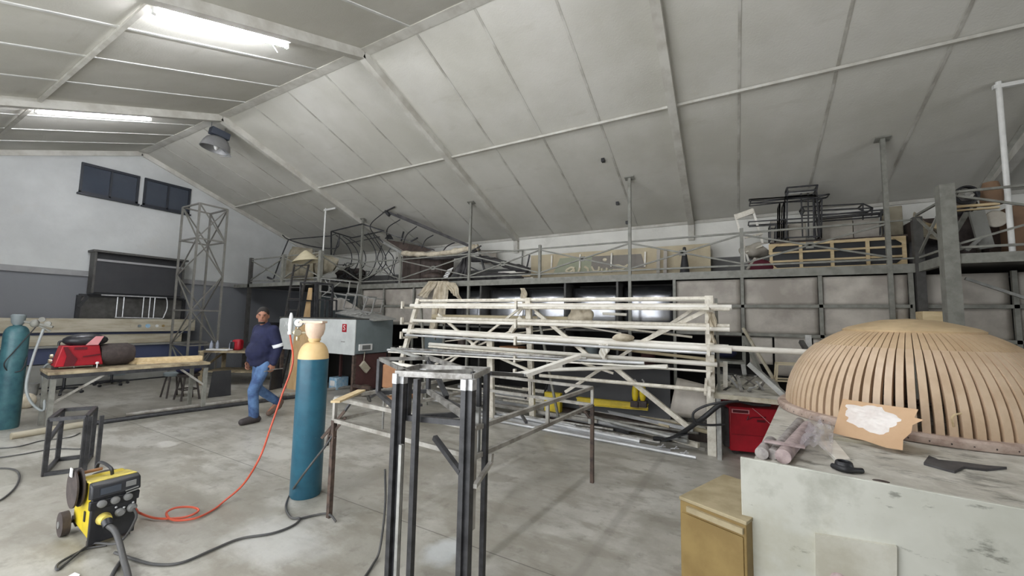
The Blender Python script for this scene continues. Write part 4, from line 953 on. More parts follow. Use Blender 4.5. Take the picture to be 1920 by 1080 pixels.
MB().lathe([(.042, 0), (.038, .03), (.03, .07)], Wp(WW*.28, -.0, WH*.43), 20, tuple((-wy+Vector((0, 0, .1))).normalized())).build('torch_collar', 'yellowtop', t)
MB().lathe([(.03, 0), (.026, .05)], Wp(WW*.28, -.07, WH*.43), 18, tuple((-wy+Vector((0, 0, -.5))).normalized())).build('torch_socket', 'face', t)
for u, z in ((.62, .46), (.88, .48)): MB().lathe([(.028, 0), (.03, .02), (.02, .035)], Wp(WW*u, 0, WH*z), 16, tuple(-wy)).build('cable_socket', 'knob', t)
for u, z in ((.52, .56), (.70, .52), (.90, .56)): MB().ell(Wp(WW*u, -.012, WH*z), .008, .008, .008).build('screw', 'alu', t)
MB().prism([Wp(.0, .05, WH-.005), Wp(WW, .05, WH-.005), Wp(WW, DD*.62, WH-.03), Wp(0, DD*.62, WH-.03)], (0, 0, .012)).build('top_cover', 'yellowtop', t)
MB().tube(crv([Wp(WW*.55, .16, WH), Wp(WW*.5, .17, WH+.05), Wp(WW*.45, .36, WH+.055), Wp(WW*.4, .40, WH)]), .011).build('handle', 'black', t)
MB().tube([Wp(-.02, .30, WH+.02), Wp(WW*.45, .30, WH+.02)], .012).build('copper_rod', 'foam', t)
# wire spool on the left side
sp_c = Wp(-.028, .27, WH*.84)
MB().lathe([(.04, -.022), (.135, -.022), (.135, -.012), (.05, -.012), (.05, .012), (.135, .012), (.135, .022), (.04, .022)], sp_c, 36, tuple(wx)).build('wire_spool', 'rubber', t)
MB().obox(sp_c+Vector((0, 0, .12))-wx*.032, wy*.025, Vector((0, 0, .03)), wx*.003).build('spool_label', 'whiteplastic', t)
MB().lathe([(.08, 0), (.08, .01), (.05, .02)], Wp(WW*.6, DD*.8, WH*.9), 20, (0, 0, 1)).build('rear_cap', 'rubber', t)
MB().obox(Wp(.008, .16, WH*.42), wy*.014, Vector((0, 0, .035)), wx*.004).build('side_latch', 'face', t)
for u in (-.04, WW+.01):
    c_ = Wp(u, DD-.02, .085)
    o = MB().lathe([(.05, -.025), (.085, -.022), (.085, .022), (.05, .025)], c_, 26, tuple(wx)).build('wheel', 'rubber', t)
    MB().lathe([(.025, -.03), (.025, .03)], c_, 14, tuple(wx)).build('hub', 'knob', o)
MB().tube([Wp(-.04, DD-.02, .085), Wp(WW+.02, DD-.02, .085)], .012).bar(Wp(.03, DD-.05, .06), Wp(.03, DD+.06, .085), .03).bar(Wp(WW-.03, DD-.05, .06), Wp(WW-.03, DD+.06, .085), .03).build('axle', 'rubber', t)
for u in (.03, WW-.03): MB().lathe([(.025, 0), (.025, .04)], Wp(u, .06, 0), 12).build('front_foot', 'rubber', t)
# cables
s0_ = Wp(WW*.28, -.1, WH*.39)
MB().tube(crv([s0_, V(218, 1000, Wp(WW*.35, -.22, 0)), G(232, 1050, .05), G(242, 1095, .02), G(240, 1180, .015)]), .018, 10).build('torch_cable', 'cable', label='thick grey torch cable hanging from the yellow machine front', cat='cable')
s1_ = Wp(WW*.90, -.04, WH*.47)
MB().tube(crv([s1_, Wp(WW*.86, -.12, WH*.36), Wp(WW*.45, -.2, WH*.15), G(172, 1020, .03), G(125, 1055, .012), G(108, 1068, .012), G(112, 1055, .012), G(160, 1030, .012), G(200, 1022, .012)]), .008, 8).build('earth_cable', 'cable', label='thin cable looping on the floor left of the yellow machine', cat='cable')
MB().tube(crv([G(215, 1036, .012), G(250, 1048, .012), G(290, 1058, .012), G(340, 1055, .012), G(400, 1030, .012), G(450, 1010, .012), G(510, 1000, .012), G(550, 985, .012), G(562, 972, .015), G(545, 970, .012), G(536, 950, .012), G(545, 925, .02), V(565, 895, G(600, 960)), V(590, 862, G(606, 966)), V(609, 838, G(612, 970)), V(625, 815, G(617, 971))]), .009, 8).build('earth_cable', 'cable', label='long dark cable from the yellow machine up to the clamp on the rusty post', cat='cable')
MB().tube(crv([G(560, 973, .012), G(590, 966, .012), G(612, 963, .02), G(622, 968, .04), G(630, 978, .012)]), .009, 8).build('cable_tail', 'cable', label='short cable piece wrapped around the foot of the rusty post', cat='cable')
MB().tube(crv([G(200, 1110, .012), G(212, 1075, .012), G(228, 1050, .012)]), .012, 8).build('cable_piece', 'cable', label='short cable on the floor below the yellow machine', cat='cable')
MB().tube(crv([V(722, 880, G(716, 1040)), V(722, 950, G(714, 1040)), G(712, 1030, .05), G(698, 1060, .012), G(675, 1095, .012), G(640, 1150, .012)]), .008, 8).build('hanging_cable', 'cable', label='dark cable hanging down beside the left legs of the tall black frame', cat='cable')
MB().tube(crv([G(-30, 878, .01), G(20, 879, .01), G(36, 890, .01), G(30, 912, .01), G(5, 935, .01), G(-30, 950, .01)]), .008, 8).build('floor_cable', 'cable', label='cable lying on the floor at the left edge, nearest loop', cat='cable')
MB().tube(crv([G(-30, 862, .01), G(40, 852, .01), G(100, 842, .01), G(150, 842, .01)]), .007, 8).build('floor_cable', 'cable', label='cable lying on the floor passing under the small black frame', cat='cable')
MB().tube(crv([G(-30, 842, .01), G(30, 838, .01), G(80, 826, .01), G(130, 820, .01), G(150, 812, .01)]), .007, 8).build('floor_cable', 'cable', label='cable lying on the floor behind the small black frame near the pale pipe', cat='cable')
MB().prism([G(124, 1083, .002), G(140, 1074, .002), G(150, 1078, .002), G(140, 1092, .002)], (0, 0, .004)).build('paper_scrap', 'whiteplastic', label='pale paper scrap on the floor below the yellow machine', cat='paper')

# ================================================================== STEEL FRAMES IN FRONT
# grey table frame: rectangle of two rings on legs
q1, q3 = G(617, 970), G(1110, 905)
ZA, ZB = 0.79, 0.97
q2 = Z(888, 857, ZA); q2 = Vector((q2.x, q2.y, 0)); q4 = q1+q3-q2
t = thing('steel_trestle', 'large grey steel table frame with double rails on rusty legs', 'frame', (q1+q3)/2)
for z, nm in ((ZA, 'lower_ring'), (ZB, 'upper_ring')):
    for a, b in ((q1, q2), (q2, q3), (q3, q4), (q4, q1)):
        MB().bar(a+Vector((0, 0, z)), b+Vector((0, 0, z)), 0.030).build(nm, 'steelgrey', t)
for a, b in ((q1, q2), (q2, q3), (q3, q4), (q4, q1)):
    for k in (0, .5): c_ = a+(b-a)*k; MB().bar(c_+Vector((0, 0, ZA)), c_+Vector((0, 0, ZB)), 0.028).build('spacer', 'steelgrey', t)
MB().bar(q1, q1+Vector((0, 0, ZA)), 0.035).build('leg', 'rust', t); MB().bar(q3, q3+Vector((0, 0, ZA)), 0.035).build('leg', 'rust', t)
MB().bar(q4+Vector((0, 0, 0)), q4+Vector((0, 0, ZA)), 0.03).build('leg', 'steelgrey', t)
MB().bar(q2+Vector((0, 0, 0.35)), q2+Vector((0, 0, ZA)), 0.03).build('leg_stub', 'steelgrey', t)
MB().bar(q3+Vector((0, 0, .62)), q3+(q4-q3)*.10+Vector((0, 0, ZA)), 0.025).build('gusset', 'rust', t)
MB().lathe([(.018, 0), (.018, .05)], q3+Vector((-.02, -.02, .60)), 10).build('bolt', 'galv', t)
# clamp with the earth cable on the rusty leg
cl = q1+Vector((0, 0, ZA-.05))
t2 = thing('welding_clamp', 'dark screw clamp gripping the top of the rusty post', 'clamp', cl-Vector((0, 0, .25)))
u2 = (_R0*.55+Vector((0, 0, .83))).normalized()
MB().bar(cl-u2*.12-_R0*.03, cl+u2*.16-_R0*.0, .022).bar(cl-u2*.08+_R0*.03, cl+u2*.09+_R0*.045, .018).build('jaw', 'rust', t2)
MB().tube([cl+u2*.16, cl+u2*.26], .012).build('grip', 'steelblk', t2)
MB().bar(cl-u2*.08+_R0*.02, cl-u2*.12+_R0*.08, .03).bar(cl-_R0*.03+Vector((0, 0, -.02)), cl-_R0*.05-Vector((0, 0, .16)), .018).build('screw', 'rust', t2)
MB().obox(Z(655, 742, ZB+.022), (Z(678, 735, ZB)-Z(640, 752, ZB))*.62, Vector((.03, .02, 0)), Vector((0, 0, .008))).build('wood_batten', 'wood', label='pale slotted wooden batten lying on the left corner of the grey table frame', cat='batten')
MB().bar(Z(690, 748, ZB-.15), Z(712, 735, ZB+.0), .022).bar(Z(686, 735, ZB+.0), Z(694, 752, ZB-.15), .022).build('v_bracket', 'steelblk', label='dark V-shaped steel piece hanging on the back rail of the table frame', cat='bracket')

# tall black frame
TT = 1.33
def TP4(px, py): p = Z(px, py, TT); return Vector((p.x, p.y, 0))
legs = [(744, 700, 0), (757, 700, 0), (783, 704, 0), (872, 711, 0), (884, 711, 0), (913, 694, 0)]
lp_ = [TP4(a, b) for a, b, _ in legs]
A_, B_, C_, D_ = TP4(743, 700), TP4(886, 707), TP4(917, 693), TP4(786, 687)
t = thing('tall_steel_stand', 'tall black steel frame with bunched legs in the foreground', 'frame', (A_+C_)/2)
zt_ = Vector((0, 0, TT))
for i, p in enumerate(lp_):
    w_ = .040 if i == 4 else .032
    o = MB().bar(p, p+Vector((0, 0, TT-.02)), w_).build('leg', 'steelblk', t)
    if i in (0, 1, 3, 4): MB().bar(p+Vector((0, 0, TT-.06)), p+Vector((0, 0, TT+.0)), w_+.004).build('ground_weld', 'weld', o)
MB().bar(lp_[1]+_R0*.012-_F*.03, lp_[1]+_R0*.012-_F*.03+Vector((0, 0, .92)), .022).build('scraped_bar', 'galv', t)
for a, b in ((A_, B_), (B_, C_), (C_, D_), (D_, A_)): MB().bar(a+zt_, b+zt_, .018, .034).build('top_rail', 'steel', t)
# box truss attached behind
Ez, Fz = TP4(712, 673), TP4(805, 672); Hz, Iz = TP4(767, 699), TP4(878, 700)
dz = Vector((0, 0, -.27))
Iz = Fz+(Hz-Ez)*1.0
for a, b in ((Ez, Fz), (Fz, Iz), (Iz, Hz), (Hz, Ez)):
    MB().bar(a+zt_, b+zt_, .016, .028).build('truss_top_rail', 'steel', t); MB().bar(a+zt_+dz, b+zt_+dz, .03).build('truss_bottom_rail', 'steelblk', t)
for a in (Ez, Fz, Iz, Hz): MB().bar(a+zt_+dz, a+zt_, .03).build('truss_post', 'steelblk', t)
I2 = lp_[3]
MB().bar(Hz+zt_+dz, Vector((I2.x, I2.y, TT-.24)), .032).build('truss_bottom_rail', 'steelblk', t)
MB().bar(Fz+zt_+dz, Vector((I2.x, I2.y, TT-.20)), .032).build('truss_bottom_rail', 'steel', t)
MB().bar(Fz+zt_, Fz+zt_+dz*.9+(Iz-Fz)*.5, .03).build('truss_brace', 'steelblk', t)
b5 = lp_[3]
MB().bar(V(815, 820, b5+Vector((-.22, .12, 0))), V(864, 886, b5), .028).build('short_arm', 'steelblk', t)
MB().bar(V(922, 850, lp_[5]+_R0*.02), V(920, 868, lp_[5]+_R0*.02), .02, .028).bar(V(920, 868, lp_[5]), V(890, 912, lp_[4]), .024).build('bent_bracket', 'steelgrey', t)
MB().bar(V(898, 708, lp_[5]), V(898, 762, lp_[5]), .026).build('hanging_bar', 'steelblk', t)
MB().bar(V(897, 762, lp_[5]), V(895, 855, lp_[5]), .026).build('hanging_bar', 'galv', t)
# bright channel lying over the frame
a, b = V(1085, 668, Vector((-1.5, 3.9, 0))), V(985, 703, Vector((-1.9, 3.2, 0)))
MB().bar(a, b, .075, .035).build('white_channel', 'whitetube', label='bright white metal channel pointing up over the table frame', cat='channel')
MB().bar(V(1052, 686, Vector((-1.6, 4.1, 0))), V(960, 703, Vector((-2.0, 3.6, 0))), .06, .03).build('white_channel', 'whitetube', label='shorter white metal channel below the bright raised one', cat='channel')
MB().bar(V(985, 703, Vector((-1.9, 3.2, 0))), V(790, 690, Vector((-2.6, 2.9, 0))), .06, .02).build('flat_strip', 'alu', label='pale flat strip lying from the raised channel towards the tall black frame', cat='strip')
MB().bar(Z(918, 700, 1.29), V(985, 704, Vector((-1.9, 3.3, 0))), .03).build('dark_strip', 'steelblk', label='dark strip from the tall frame corner towards the white channel', cat='strip')
for i, (p, q, lab) in enumerate((((798, 667), (870, 690), 'grey steel bar sloping behind the truss of the tall frame'), ((735, 653), (800, 675), 'grey flat bar sloping over the back left of the tall frame'), ((735, 680), (790, 690), 'white bar behind the brown panel at the tall frame'))):
    MB().bar(V(*p, Vector((-2.9, 3.4, 0))), V(*q, Vector((-2.5, 3.2, 0))), .04, .025).build('loose_bar', ['steel', 'galv', 'whitetube'][i], label=lab, cat='bar')
a_ = G(700, 760)
ta, tb2 = Y(716, 712, 4.3), Y(742, 712, 4.3)
t = thing('tan_chair', 'tan leather-coloured chair seen behind the left corner of the tall black frame', 'chair', Vector(((ta.x+tb2.x)/2, 4.5, 0)))
tz_ = Y(730, 684, 4.3).z
MB().box(ta.x, tb2.x, 4.3, 4.36, ta.z-.12, tz_).build('backrest', 'foam', t, bevel=.02)
MB().box(ta.x, tb2.x, 4.36, 4.75, .42, .48).build('seat', 'foam', t, bevel=.02)
for x_ in (ta.x+.02, tb2.x-.02):
    MB().bar((x_, 4.34, 0), (x_, 4.34, tz_-.05), .022).build('leg', 'galv', t); MB().bar((x_, 4.72, 0), (x_, 4.72, .42), .022).build('leg', 'galv', t)

# ================================================================== PIPE RACK
YK = 5.75
rk = thing('pipe_rack', 'dusty white steel rack of braced uprights carrying long tubes', 'rack', (-2.7, YK, 0))
xR, xM, xM2, xL = -0.25, -2.90, -3.62, -5.27
LV = [1.90, 1.61, 1.35, 1.09, 0.86]
MB().bar((xR, YK, 0), (xR, YK, 2.03), .10, .07).build('upright', 'white', rk)
MB().bar((xR+.1, YK+.12, 0), (xR+.08, YK+.05, 2.0), .035).build('upright', 'mezz', rk)
MB().bar((xM-.03, YK+.3, 0), (xM, YK, 2.03), .09, .07).build('upright', 'white', rk)
MB().bar((xM2, YK+.1, 0), (xM2, YK, 1.42), .11, .07).build('upright', 'white', rk)
MB().bar((xL-.3, YK-.35, 0), (xL, YK, 2.03), .08, .07).build('upright', 'white', rk)
MB().bar((xL+.12, YK+.2, 0), (xL+.06, YK, 1.95), .04).build('upright', 'mezz', rk)
MB().bar((xM+.45, YK+.3, 0), (xM+.15, YK, 1.9), .035).build('upright', 'mezz', rk)
MB().bar((xL, YK, 2.0), (xR, YK, 2.0), .04).build('top_rail', 'white', rk)
def rb(p, q, w=.04, y=YK): MB().bar(Y(*p, y), Y(*q, y), w).build('brace', 'white', rk)
rb((1322, 583), (1195, 645), .055); rb((1300, 580), (1060, 735), .045, YK+.1); rb((1145, 683), (1290, 800), .06); rb((1005, 585), (1105, 668), .055)
rb((822, 589), (905, 660)); rb((975, 578), (840, 682), .035); rb((960, 620), (800, 690), .03, YK+.1); rb((990, 565), (1010, 590), .03); rb((990, 565), (970, 590), .03)
rb((978, 595), (958, 622), .07); rb((905, 657), (1005, 700), .04); rb((1090, 680), (1150, 700), .03)
MB().bar((xR-.05, YK-.3, .80), (xR-.05, YK, .95), .03).build('arm', 'white', rk)
for z in LV:
    for x in (xR, xM, xL):
        if z < 1.0 and x == xL: continue
        o = MB().bar((x, YK, z-.05), (x, YK-.42, z-.05), .035).build('arm', 'white', rk)
        MB().bar((x, YK-.42, z-.07), (x, YK-.42, z+.06), .035, .05).build('arm_stop', 'white', o)
for px in ((764, 573), (757, 597)):
    pass
# tubes on the rack
def rtube(pa, pb, r, y, m, lab, sq=False, y2=None):
    a, b = Y(*pa, y), Y(*pb, y if y2 is None else y2)
    mb = MB().bar(a, b, r*2) if sq else MB().tube([a, b], r, 10)
    mb.build('steel_tube', m, label=lab, cat='tube', group='long tubes resting on the pipe rack')
rtube((770, 573), (1372, 576), .034, YK-.10, 'whitetube', 'thick white tube on the topmost level of the pipe rack, front')
rtube((778, 576), (1368, 580), .020, YK-.20, 'white', 'thin dusty tube below the thick one on the topmost rack level')
rtube((790, 571), (1345, 573), .030, YK-.02, 'white', 'dusty tube at the back of the topmost rack level')
rtube((812, 566), (1330, 563), .012, YK+.05, 'whitetube', 'thin bright rod along the very top of the rack')
rtube((775, 601), (1368, 618), .028, YK-.12, 'whitetube', 'white tube on the second rack level, front')
rtube((820, 597), (1368, 612), .034, YK-.02, 'white', 'dusty white tube on the second rack level, back')
rtube((812, 594), (1100, 600), .05, YK+.30, 'signbeige', 'thick beige beam behind the second rack level')
rtube((757, 620), (1372, 657), .042, YK-.10, 'whitetube', 'thickest white tube on the third rack level, front')
rtube((770, 617), (1366, 650), .026, YK+.0, 'whitetube', 'white tube on the third rack level, back')
rtube((760, 628), (1340, 663), .020, YK-.22, 'alu', 'thin grey tube under the third rack level tubes')
rtube((1330, 651), (1525, 661), .036, YK-.05, 'whitetube', 'bright white tube sticking out right from the third rack level towards the dome')
rtube((805, 645), (1345, 684), .030, YK-.05, 'whitetube', 'white tube on the fourth rack level')
rtube((804, 650), (1080, 672), .02, YK-.15, 'white', 'dusty flat tube under the fourth rack level')
rtube((727, 656), (1208, 681), .024, YK-.38, 'alu', 'grey tube crossing low over the front of the rack', y2=YK-.38)
rtube((745, 653), (1100, 672), .018, YK-.45, 'steel', 'thin dark grey tube next to the low crossing one')
rtube((728, 660), (1250, 690), .012, YK-.50, 'whitetube', 'thin white rod with a hooked left end at the rack front')
rtube((1000, 694), (1252, 687), .028, YK-.30, 'whitetube', 'short pale tube sloping up to the right on the rack')
rtube((1012, 704), (1340, 733), .026, YK-.20, 'white', 'dusty tube on the lowest rack level')
rtube((1170, 686), (1336, 697), .015, YK-.12, 'whitetube', 'thin pale rod at the right under the fourth rack level')
rtube((900, 655), (1345, 680), .016, YK+.08, 'white', 'thin dusty rod behind the fourth rack level')
rtube((968, 632), (1345, 676), .022, YK+.2, 'signbeige', 'beige pole sloping down to the right behind the rack tubes')
rtube((985, 595), (1165, 625), .012, YK+.22, 'whitetube', 'thin white strip bending down behind the second rack level')
rtube((1130, 588), (1175, 590), .022, YK+.2, 'whitetube', 'short white stub tube between the first and second rack levels')
rtube((1060, 603), (1298, 632), .016, YK+.25, 'white', 'pale rod behind the second level at the right part of the rack')
rtube((835, 640), (1080, 612), .012, YK+.25, 'white', 'thin pale rod sloping up to the right behind the third rack level')
# plastic bags and cloth on the rack
def blob(c, rx, ry, rz, m, name, lab, cat, amp=.35, fr=6, **k):
    mb = MB().ell(c, rx, ry, rz, 26, 16)
    c = Vector(c)
    mb.v = [c+(v-c)*(1+amp*mnoise.noise((v-c)*fr+c*3)) for v in mb.v]
    return mb.build(name, m, label=lab, cat=cat, smooth=180, **k)
blob(Y(1168, 633, YK-.05), .16, .12, .055, 'cloth', 'plastic_bag', 'crumpled translucent bag lying on the third rack level', 'bag')
blob(Y(1090, 592, YK+.2), .18, .08, .15, 'cloth', 'plastic_bag', 'crumpled dusty sheet hanging between the top rack levels, middle', 'bag', .6, 9)
def drape(pts_top, pts_bot, y, lab, name='dust_cloth', m='cloth', amp=.05, cat='cloth', th=.006):
    n = len(pts_top)
    T_ = [Y(*p, y) for p in pts_top]; B2 = [Y(*p, y) for p in pts_bot]
    def L_(P, u):
        s = u*(len(P)-1); i = min(int(s), len(P)-2); return P[i].lerp(P[i+1], s-i)
    def f(u, v):
        p = L_(T_, u).lerp(L_(B2, u), v); return p+Vector((.02*sin(v*9+u*5), amp*sin(u*19+v*2)*(.3+v)+amp*.5*sin(u*41), 0))
    return MB().grid(f, 26, 12).build(name, m, label=lab, cat=cat, solid=th, smooth=180)
drape([(803, 527), (822, 527)], [(783, 553), (797, 560)], 7.50, 'short cream dust cloth strip slanting from the gallery edge, leftmost', amp=.03)
drape([(814, 527), (842, 527)], [(806, 600), (814, 640), (820, 590), (830, 612)], 7.55, 'long cream dust cloth hanging from the gallery edge behind the rack', amp=.05)
drape([(825, 528), (855, 530)], [(848, 548), (862, 562)], 7.52, 'small cream cloth corner hanging from the gallery edge, right of the big one')
drape([(1325, 585), (1342, 587)], [(1332, 640), (1340, 645)], YK-.06, 'grey rag hanging on the right upright of the rack', amp=.02)
drape([(1122, 645), (1142, 645)], [(1128, 680), (1136, 680)], YK-.14, 'white plastic strip hanging from the third rack level', m='whitetube', amp=.02)
drape([(975, 540), (985, 540)], [(978, 575), (990, 572)], 7.6, 'narrow rag hanging from the gallery edge over the open bays', amp=.02)
# black sheet behind rack, grey sheet, yellow beam, chain hoists
MB().slab([Y(1022, 758, 6.5), Y(1258, 790, 6.45), Y(1256, 684, 6.7), Y(1035, 690, 6.75)], .02).build('black_sheet', 'blackp', label='big black sheet standing behind the lower part of the rack', cat='sheet')
ga, gb, gc_, gd = Y(1255, 778, 6.0), Y(1338, 790, 6.0), Y(1325, 722, 6.15), Y(1270, 708, 6.15)
def f(u, v): return ga.lerp(gb, u).lerp(gd.lerp(gc_, u), v)+Vector((0, -.07*sin(v*3.0), 0))
MB().grid(f, 6, 8).build('grey_board', 'sheet', label='bent pale grey board leaning behind the right end of the rack', cat='board', solid=.008, smooth=180)
t = thing('yellow_beam', 'long yellow steel beam lying behind the rack with chipped paint', 'beam', Y(1130, 760, 6.2))
a, b = Y(1082, 745, 6.2), Y(1215, 759, 6.2)
MB().bar(a, b, .10, .012).bar(a+Vector((0, 0, -.10)), b+Vector((0, 0, -.07)), .10, .012).bar(a+Vector((0, 0, -.05)), b+Vector((0, 0, -.035)), .012, .10).build('beam', 'yellow', t)
MB().box(*(lambda p: (p.x-.17, p.x+.12, p.y-.05, p.y+.05, p.z-.24, p.z+.07))(Y(1040, 744, 6.2))).build('yellow_box', 'yellow', label='small yellow steel block left of the yellow beam', cat='block', bevel=.01)
for px, lab in ((1191, 'yellow beam clamp standing on the yellow beam, left one'), (1205, 'yellow beam clamp standing on the yellow beam, right one')):
    c_ = Y(px, 737, 6.15)
    t = thing('beam_clamp', lab, 'clamp', c_-Vector((0, 0, .15)), 'yellow clamps on the beam')
    MB().ell(c_, .05, .05, .14).build('housing', 'yellow', t); MB().box(c_.x-.06, c_.x+.06, c_.y-.06, c_.y+.06, c_.z-.20, c_.z-.11).build('base', 'rubber', t)
    MB().tube([c_+Vector((0, 0, .12)), c_+Vector((.02, 0, .17)), c_+Vector((-.01, 0, .2))], .012).build('hook', 'alu', t)
MB().box(*(lambda p, q: (p.x, q.x, 6.3, 6.6, 0.0, 0.16))(Y(1010, 765, 6.1), Y(1330, 790, 6.1))).build('timber_sleeper', 'brown', label='dark low timber sleeper stack on the floor behind the tube pile', cat='timber')
# ---- pile of tubes on the floor
pile = [((893, 782), (1305, 858), .022, 'alu', 0), ((880, 771), (1258, 846), .02, 'alu', 0), ((905, 768), (1238, 830), .024, 'steel', .03), ((930, 776), (1322, 842), .02, 'steelgrey', .0),
 ((840, 756), (1200, 828), .03, 'alu', .03), ((870, 748), (1290, 822), .034, 'alu', .06), ((900, 742), (1280, 800), .04, 'steelgrey', .08), ((930, 745), (1180, 812), .02, 'steelblk', .05),
 ((860, 762), (1150, 806), .02, 'steel', .06), ((820, 742), (1120, 790), .025, 'steelgrey', .10), ((800, 748), (1080, 800), .022, 'alu', .04), ((850, 735), (1230, 795), .022, 'white', .10),
 ((880, 728), (1180, 775), .026, 'alu', .12), ((790, 732), (1050, 770), .02, 'alu', .10), ((940, 760), (1310, 812), .025, 'steelgrey', .10), ((960, 735), (1340, 795), .028, 'steel', .08),
 ((820, 725), (1020, 755), .02, 'whitetube', .14), ((760, 725), (960, 752), .022, 'steelgrey', .10), ((870, 715), (1130, 752), .02, 'white', .18), ((1000, 752), (1345, 802), .018, 'whitetube', .14),
 ((740, 738), (900, 765), .02, 'alu', .04), ((1020, 740), (1255, 800), .016, 'signbeige', .17), ((1110, 760), (1335, 822), .03, 'alu', .04), ((980, 728), (1240, 762), .02, 'white', .20),
 ((1060, 752), (1338, 812), .03, 'signbeige', .16), ((1000, 742), (1300, 806), .025, 'alu', .18), ((920, 733), (1210, 786), .03, 'white', .16), ((1120, 768), (1325, 806), .04, 'white', .14), ((1040, 730), (1330, 785), .024, 'galv', .16), ((860, 724), (1100, 764), .03, 'alu', .16), ((1080, 775), (1290, 828), .035, 'galv', .10), ((1140, 790), (1310, 835), .03, 'white', .06)]
ordn = ['frontmost', 'second', 'third', 'fourth', 'fifth', 'sixth']
for i, (p, q, r, m, z) in enumerate(pile):
    a, b = Z(*p, z+r), Z(*q, z+r)
    (MB().bar(a, b, r*2) if i % 2 else MB().tube([a, b], r, 8)).build('steel_tube', m, label=('loose metal tube in the pile on the floor, %s from the open floor side' % ordn[i]) if i < 6 else '%s tube lying deeper in the loose pile on the floor under the rack' % {'alu': 'bright aluminium', 'steel': 'grey shiny steel', 'steelgrey': 'dull grey steel', 'steelblk': 'black steel', 'white': 'dusty white', 'whitetube': 'clean white', 'signbeige': 'beige', 'galv': 'pale grey galvanised'}[m], cat='tube', group='loose tubes piled on the floor below the rack')
for k, (px, py) in enumerate(((1240, 838), (1265, 842), (1075, 800), (1100, 808), (1030, 790), (1283, 850))):
    p = G(px, py, .05); MB().bar(p, p+Vector((.03, -.05, .05)), .012).bar(p+Vector((-.05, 0, .0)), p+Vector((.05, .02, .01)), .012).build('metal_offcut', 'alu', label='small metal offcut lying on the floor tube pile', cat='offcut', group='small offcuts on the tube pile')
for (p, q, lab) in (((985, 747), (1000, 718), 'short dark bar leaning out of the tube pile, left'), ((1020, 742), (1027, 716), 'short dark bar leaning out of the tube pile, middle'), ((978, 778), (987, 792), 'short dark bar lying at the front of the tube pile'), ((770, 730), (790, 760), 'dark flat bar sticking out of the pile inside the tall frame')):
    MB().bar(Z(*p, .35), Z(*q, .5), .03).build('dark_bar', 'steelblk', label=lab, cat='bar')
# black sheet strip + black cable by rack right
MB().bar(Z(1240, 826, .12), Z(1290, 812, .25), .10, .012).build('rubber_strip', 'black', label='black strip at the right end of the tube pile', cat='strip')
MB().tube(crv([G(1225, 822, .1), G(1260, 822, .12), Y(1310, 790, 5.5), Y(1345, 762, 5.5), Y(1360, 755, 5.55)]), .03, 10).build('thick_cable', 'blackcable', label='thick black cable bundle rising from the tube pile to the right red machine', cat='cable')
MB().tube(crv([Y(1385, 752, 5.4), Y(1350, 755, 5.35), Y(1320, 762, 5.35), Y(1300, 775, 5.35), Y(1305, 793, 5.35), Y(1330, 797, 5.4), Y(1358, 796, 5.5)]), .014, 8).build('looped_cable', 'blackcable', label='thin black cable loop left of the right red machine', cat='cable')

# ================================================================== RIGHT BENCH WITH SCRAP, RED MACHINE
BZ_ = 0.80
r0, r1 = Z(1338, 738, BZ_), Z(1477, 752, BZ_); r2, r3 = Z(1452, 706, BZ_), Z(1352, 698, BZ_)
t = thing('scrap_bench', 'grey dusty bench with scrap metal behind the right red machine', 'bench', (r0+r1+r2+r3)/4); t.location.z = 0
MB().slab([r0-Vector((0, 0, .03)), r1-Vector((0, 0, .03)), r2-Vector((0, 0, .03)), r3-Vector((0, 0, .03))], .03).build('bench_top', 'benchtop', t)
MB().bar(r0-Vector((0, .01, .025)), r1-Vector((0, .01, .025)), .02, .055).build('edge', 'woodd', t)
for q in (r0+Vector((.05, .05, 0)), r1+Vector((-.03, .06, 0)), r2, r3): MB().bar((q.x, q.y, 0), (q.x, q.y, BZ_-.03), .05).build('leg', 'galv', t)
random.seed(3)
for i in range(16):
    u, v = random.uniform(.15, .7), random.uniform(.12, .45)
    p = r0.lerp(r1, u).lerp(r3.lerp(r2, u), v); a = random.uniform(0, 6.28); l = random.uniform(.04, .12)
    d = Vector((cos(a)*l, sin(a)*l, random.uniform(0, .13)))
    s2 = Vector((-sin(a), cos(a), 0))*.02
    MB().obox(p+Vector((0, 0, .02+.5*d.z)), d, s2, Vector((0, 0, .004))).build('metal_offcut', ['alu', 'steelblk', 'steel', 'whitetube'][i % 4], label='%s metal offcut in the scrap heap on the right bench' % ['jagged bright', 'jagged black', 'jagged grey', 'short white'][i % 4], cat='offcut', group='scrap metal heap on the right bench')
MB().bar(Y(1360, 678, 6.2), Y(1360, 726, 6.2), .055).bar(Y(1343, 683, 6.2), Y(1363, 684, 6.2), .055).build('white_bracket', 'whitetube', label='white L-shaped tube standing at the left of the right bench', cat='bracket')
for (p, q, w_, m, y, lab) in (((1393, 615), (1450, 710), .035, 'woodd', 7.2, 'long thin batten leaning against the store behind the right bench, upper'), ((1405, 682), (1478, 748), .06, 'galv', 6.0, 'grey bar leaning down to the right bench corner'), ((1397, 632), (1425, 698), .05, 'mezz', 7.3, 'grey strip leaning behind the thin batten'), ((1502, 640), (1517, 665), .05, 'mezzd', 6.6, 'dark hollow bar end left of the dome'), ((1515, 630), (1520, 700), .07, 'galv', 6.8, 'upright pale grey bar left of the dome')):
    MB().bar(Y(*p, y), Y(*q, y-.2), w_).build('leaning_bar', m, label=lab, cat='bar')
yfr('steel_stand', 'pale thin tube frame standing between the right bench and the dome', [(1458, 683), (1508, 685), (1506, 716), (1456, 714)], 6.9, .02, 'signbeige', .3)
t = thing('deck_shelf', 'grey shelf with clutter right behind the rack', 'shelf', Y(1368, 680, 7.4))
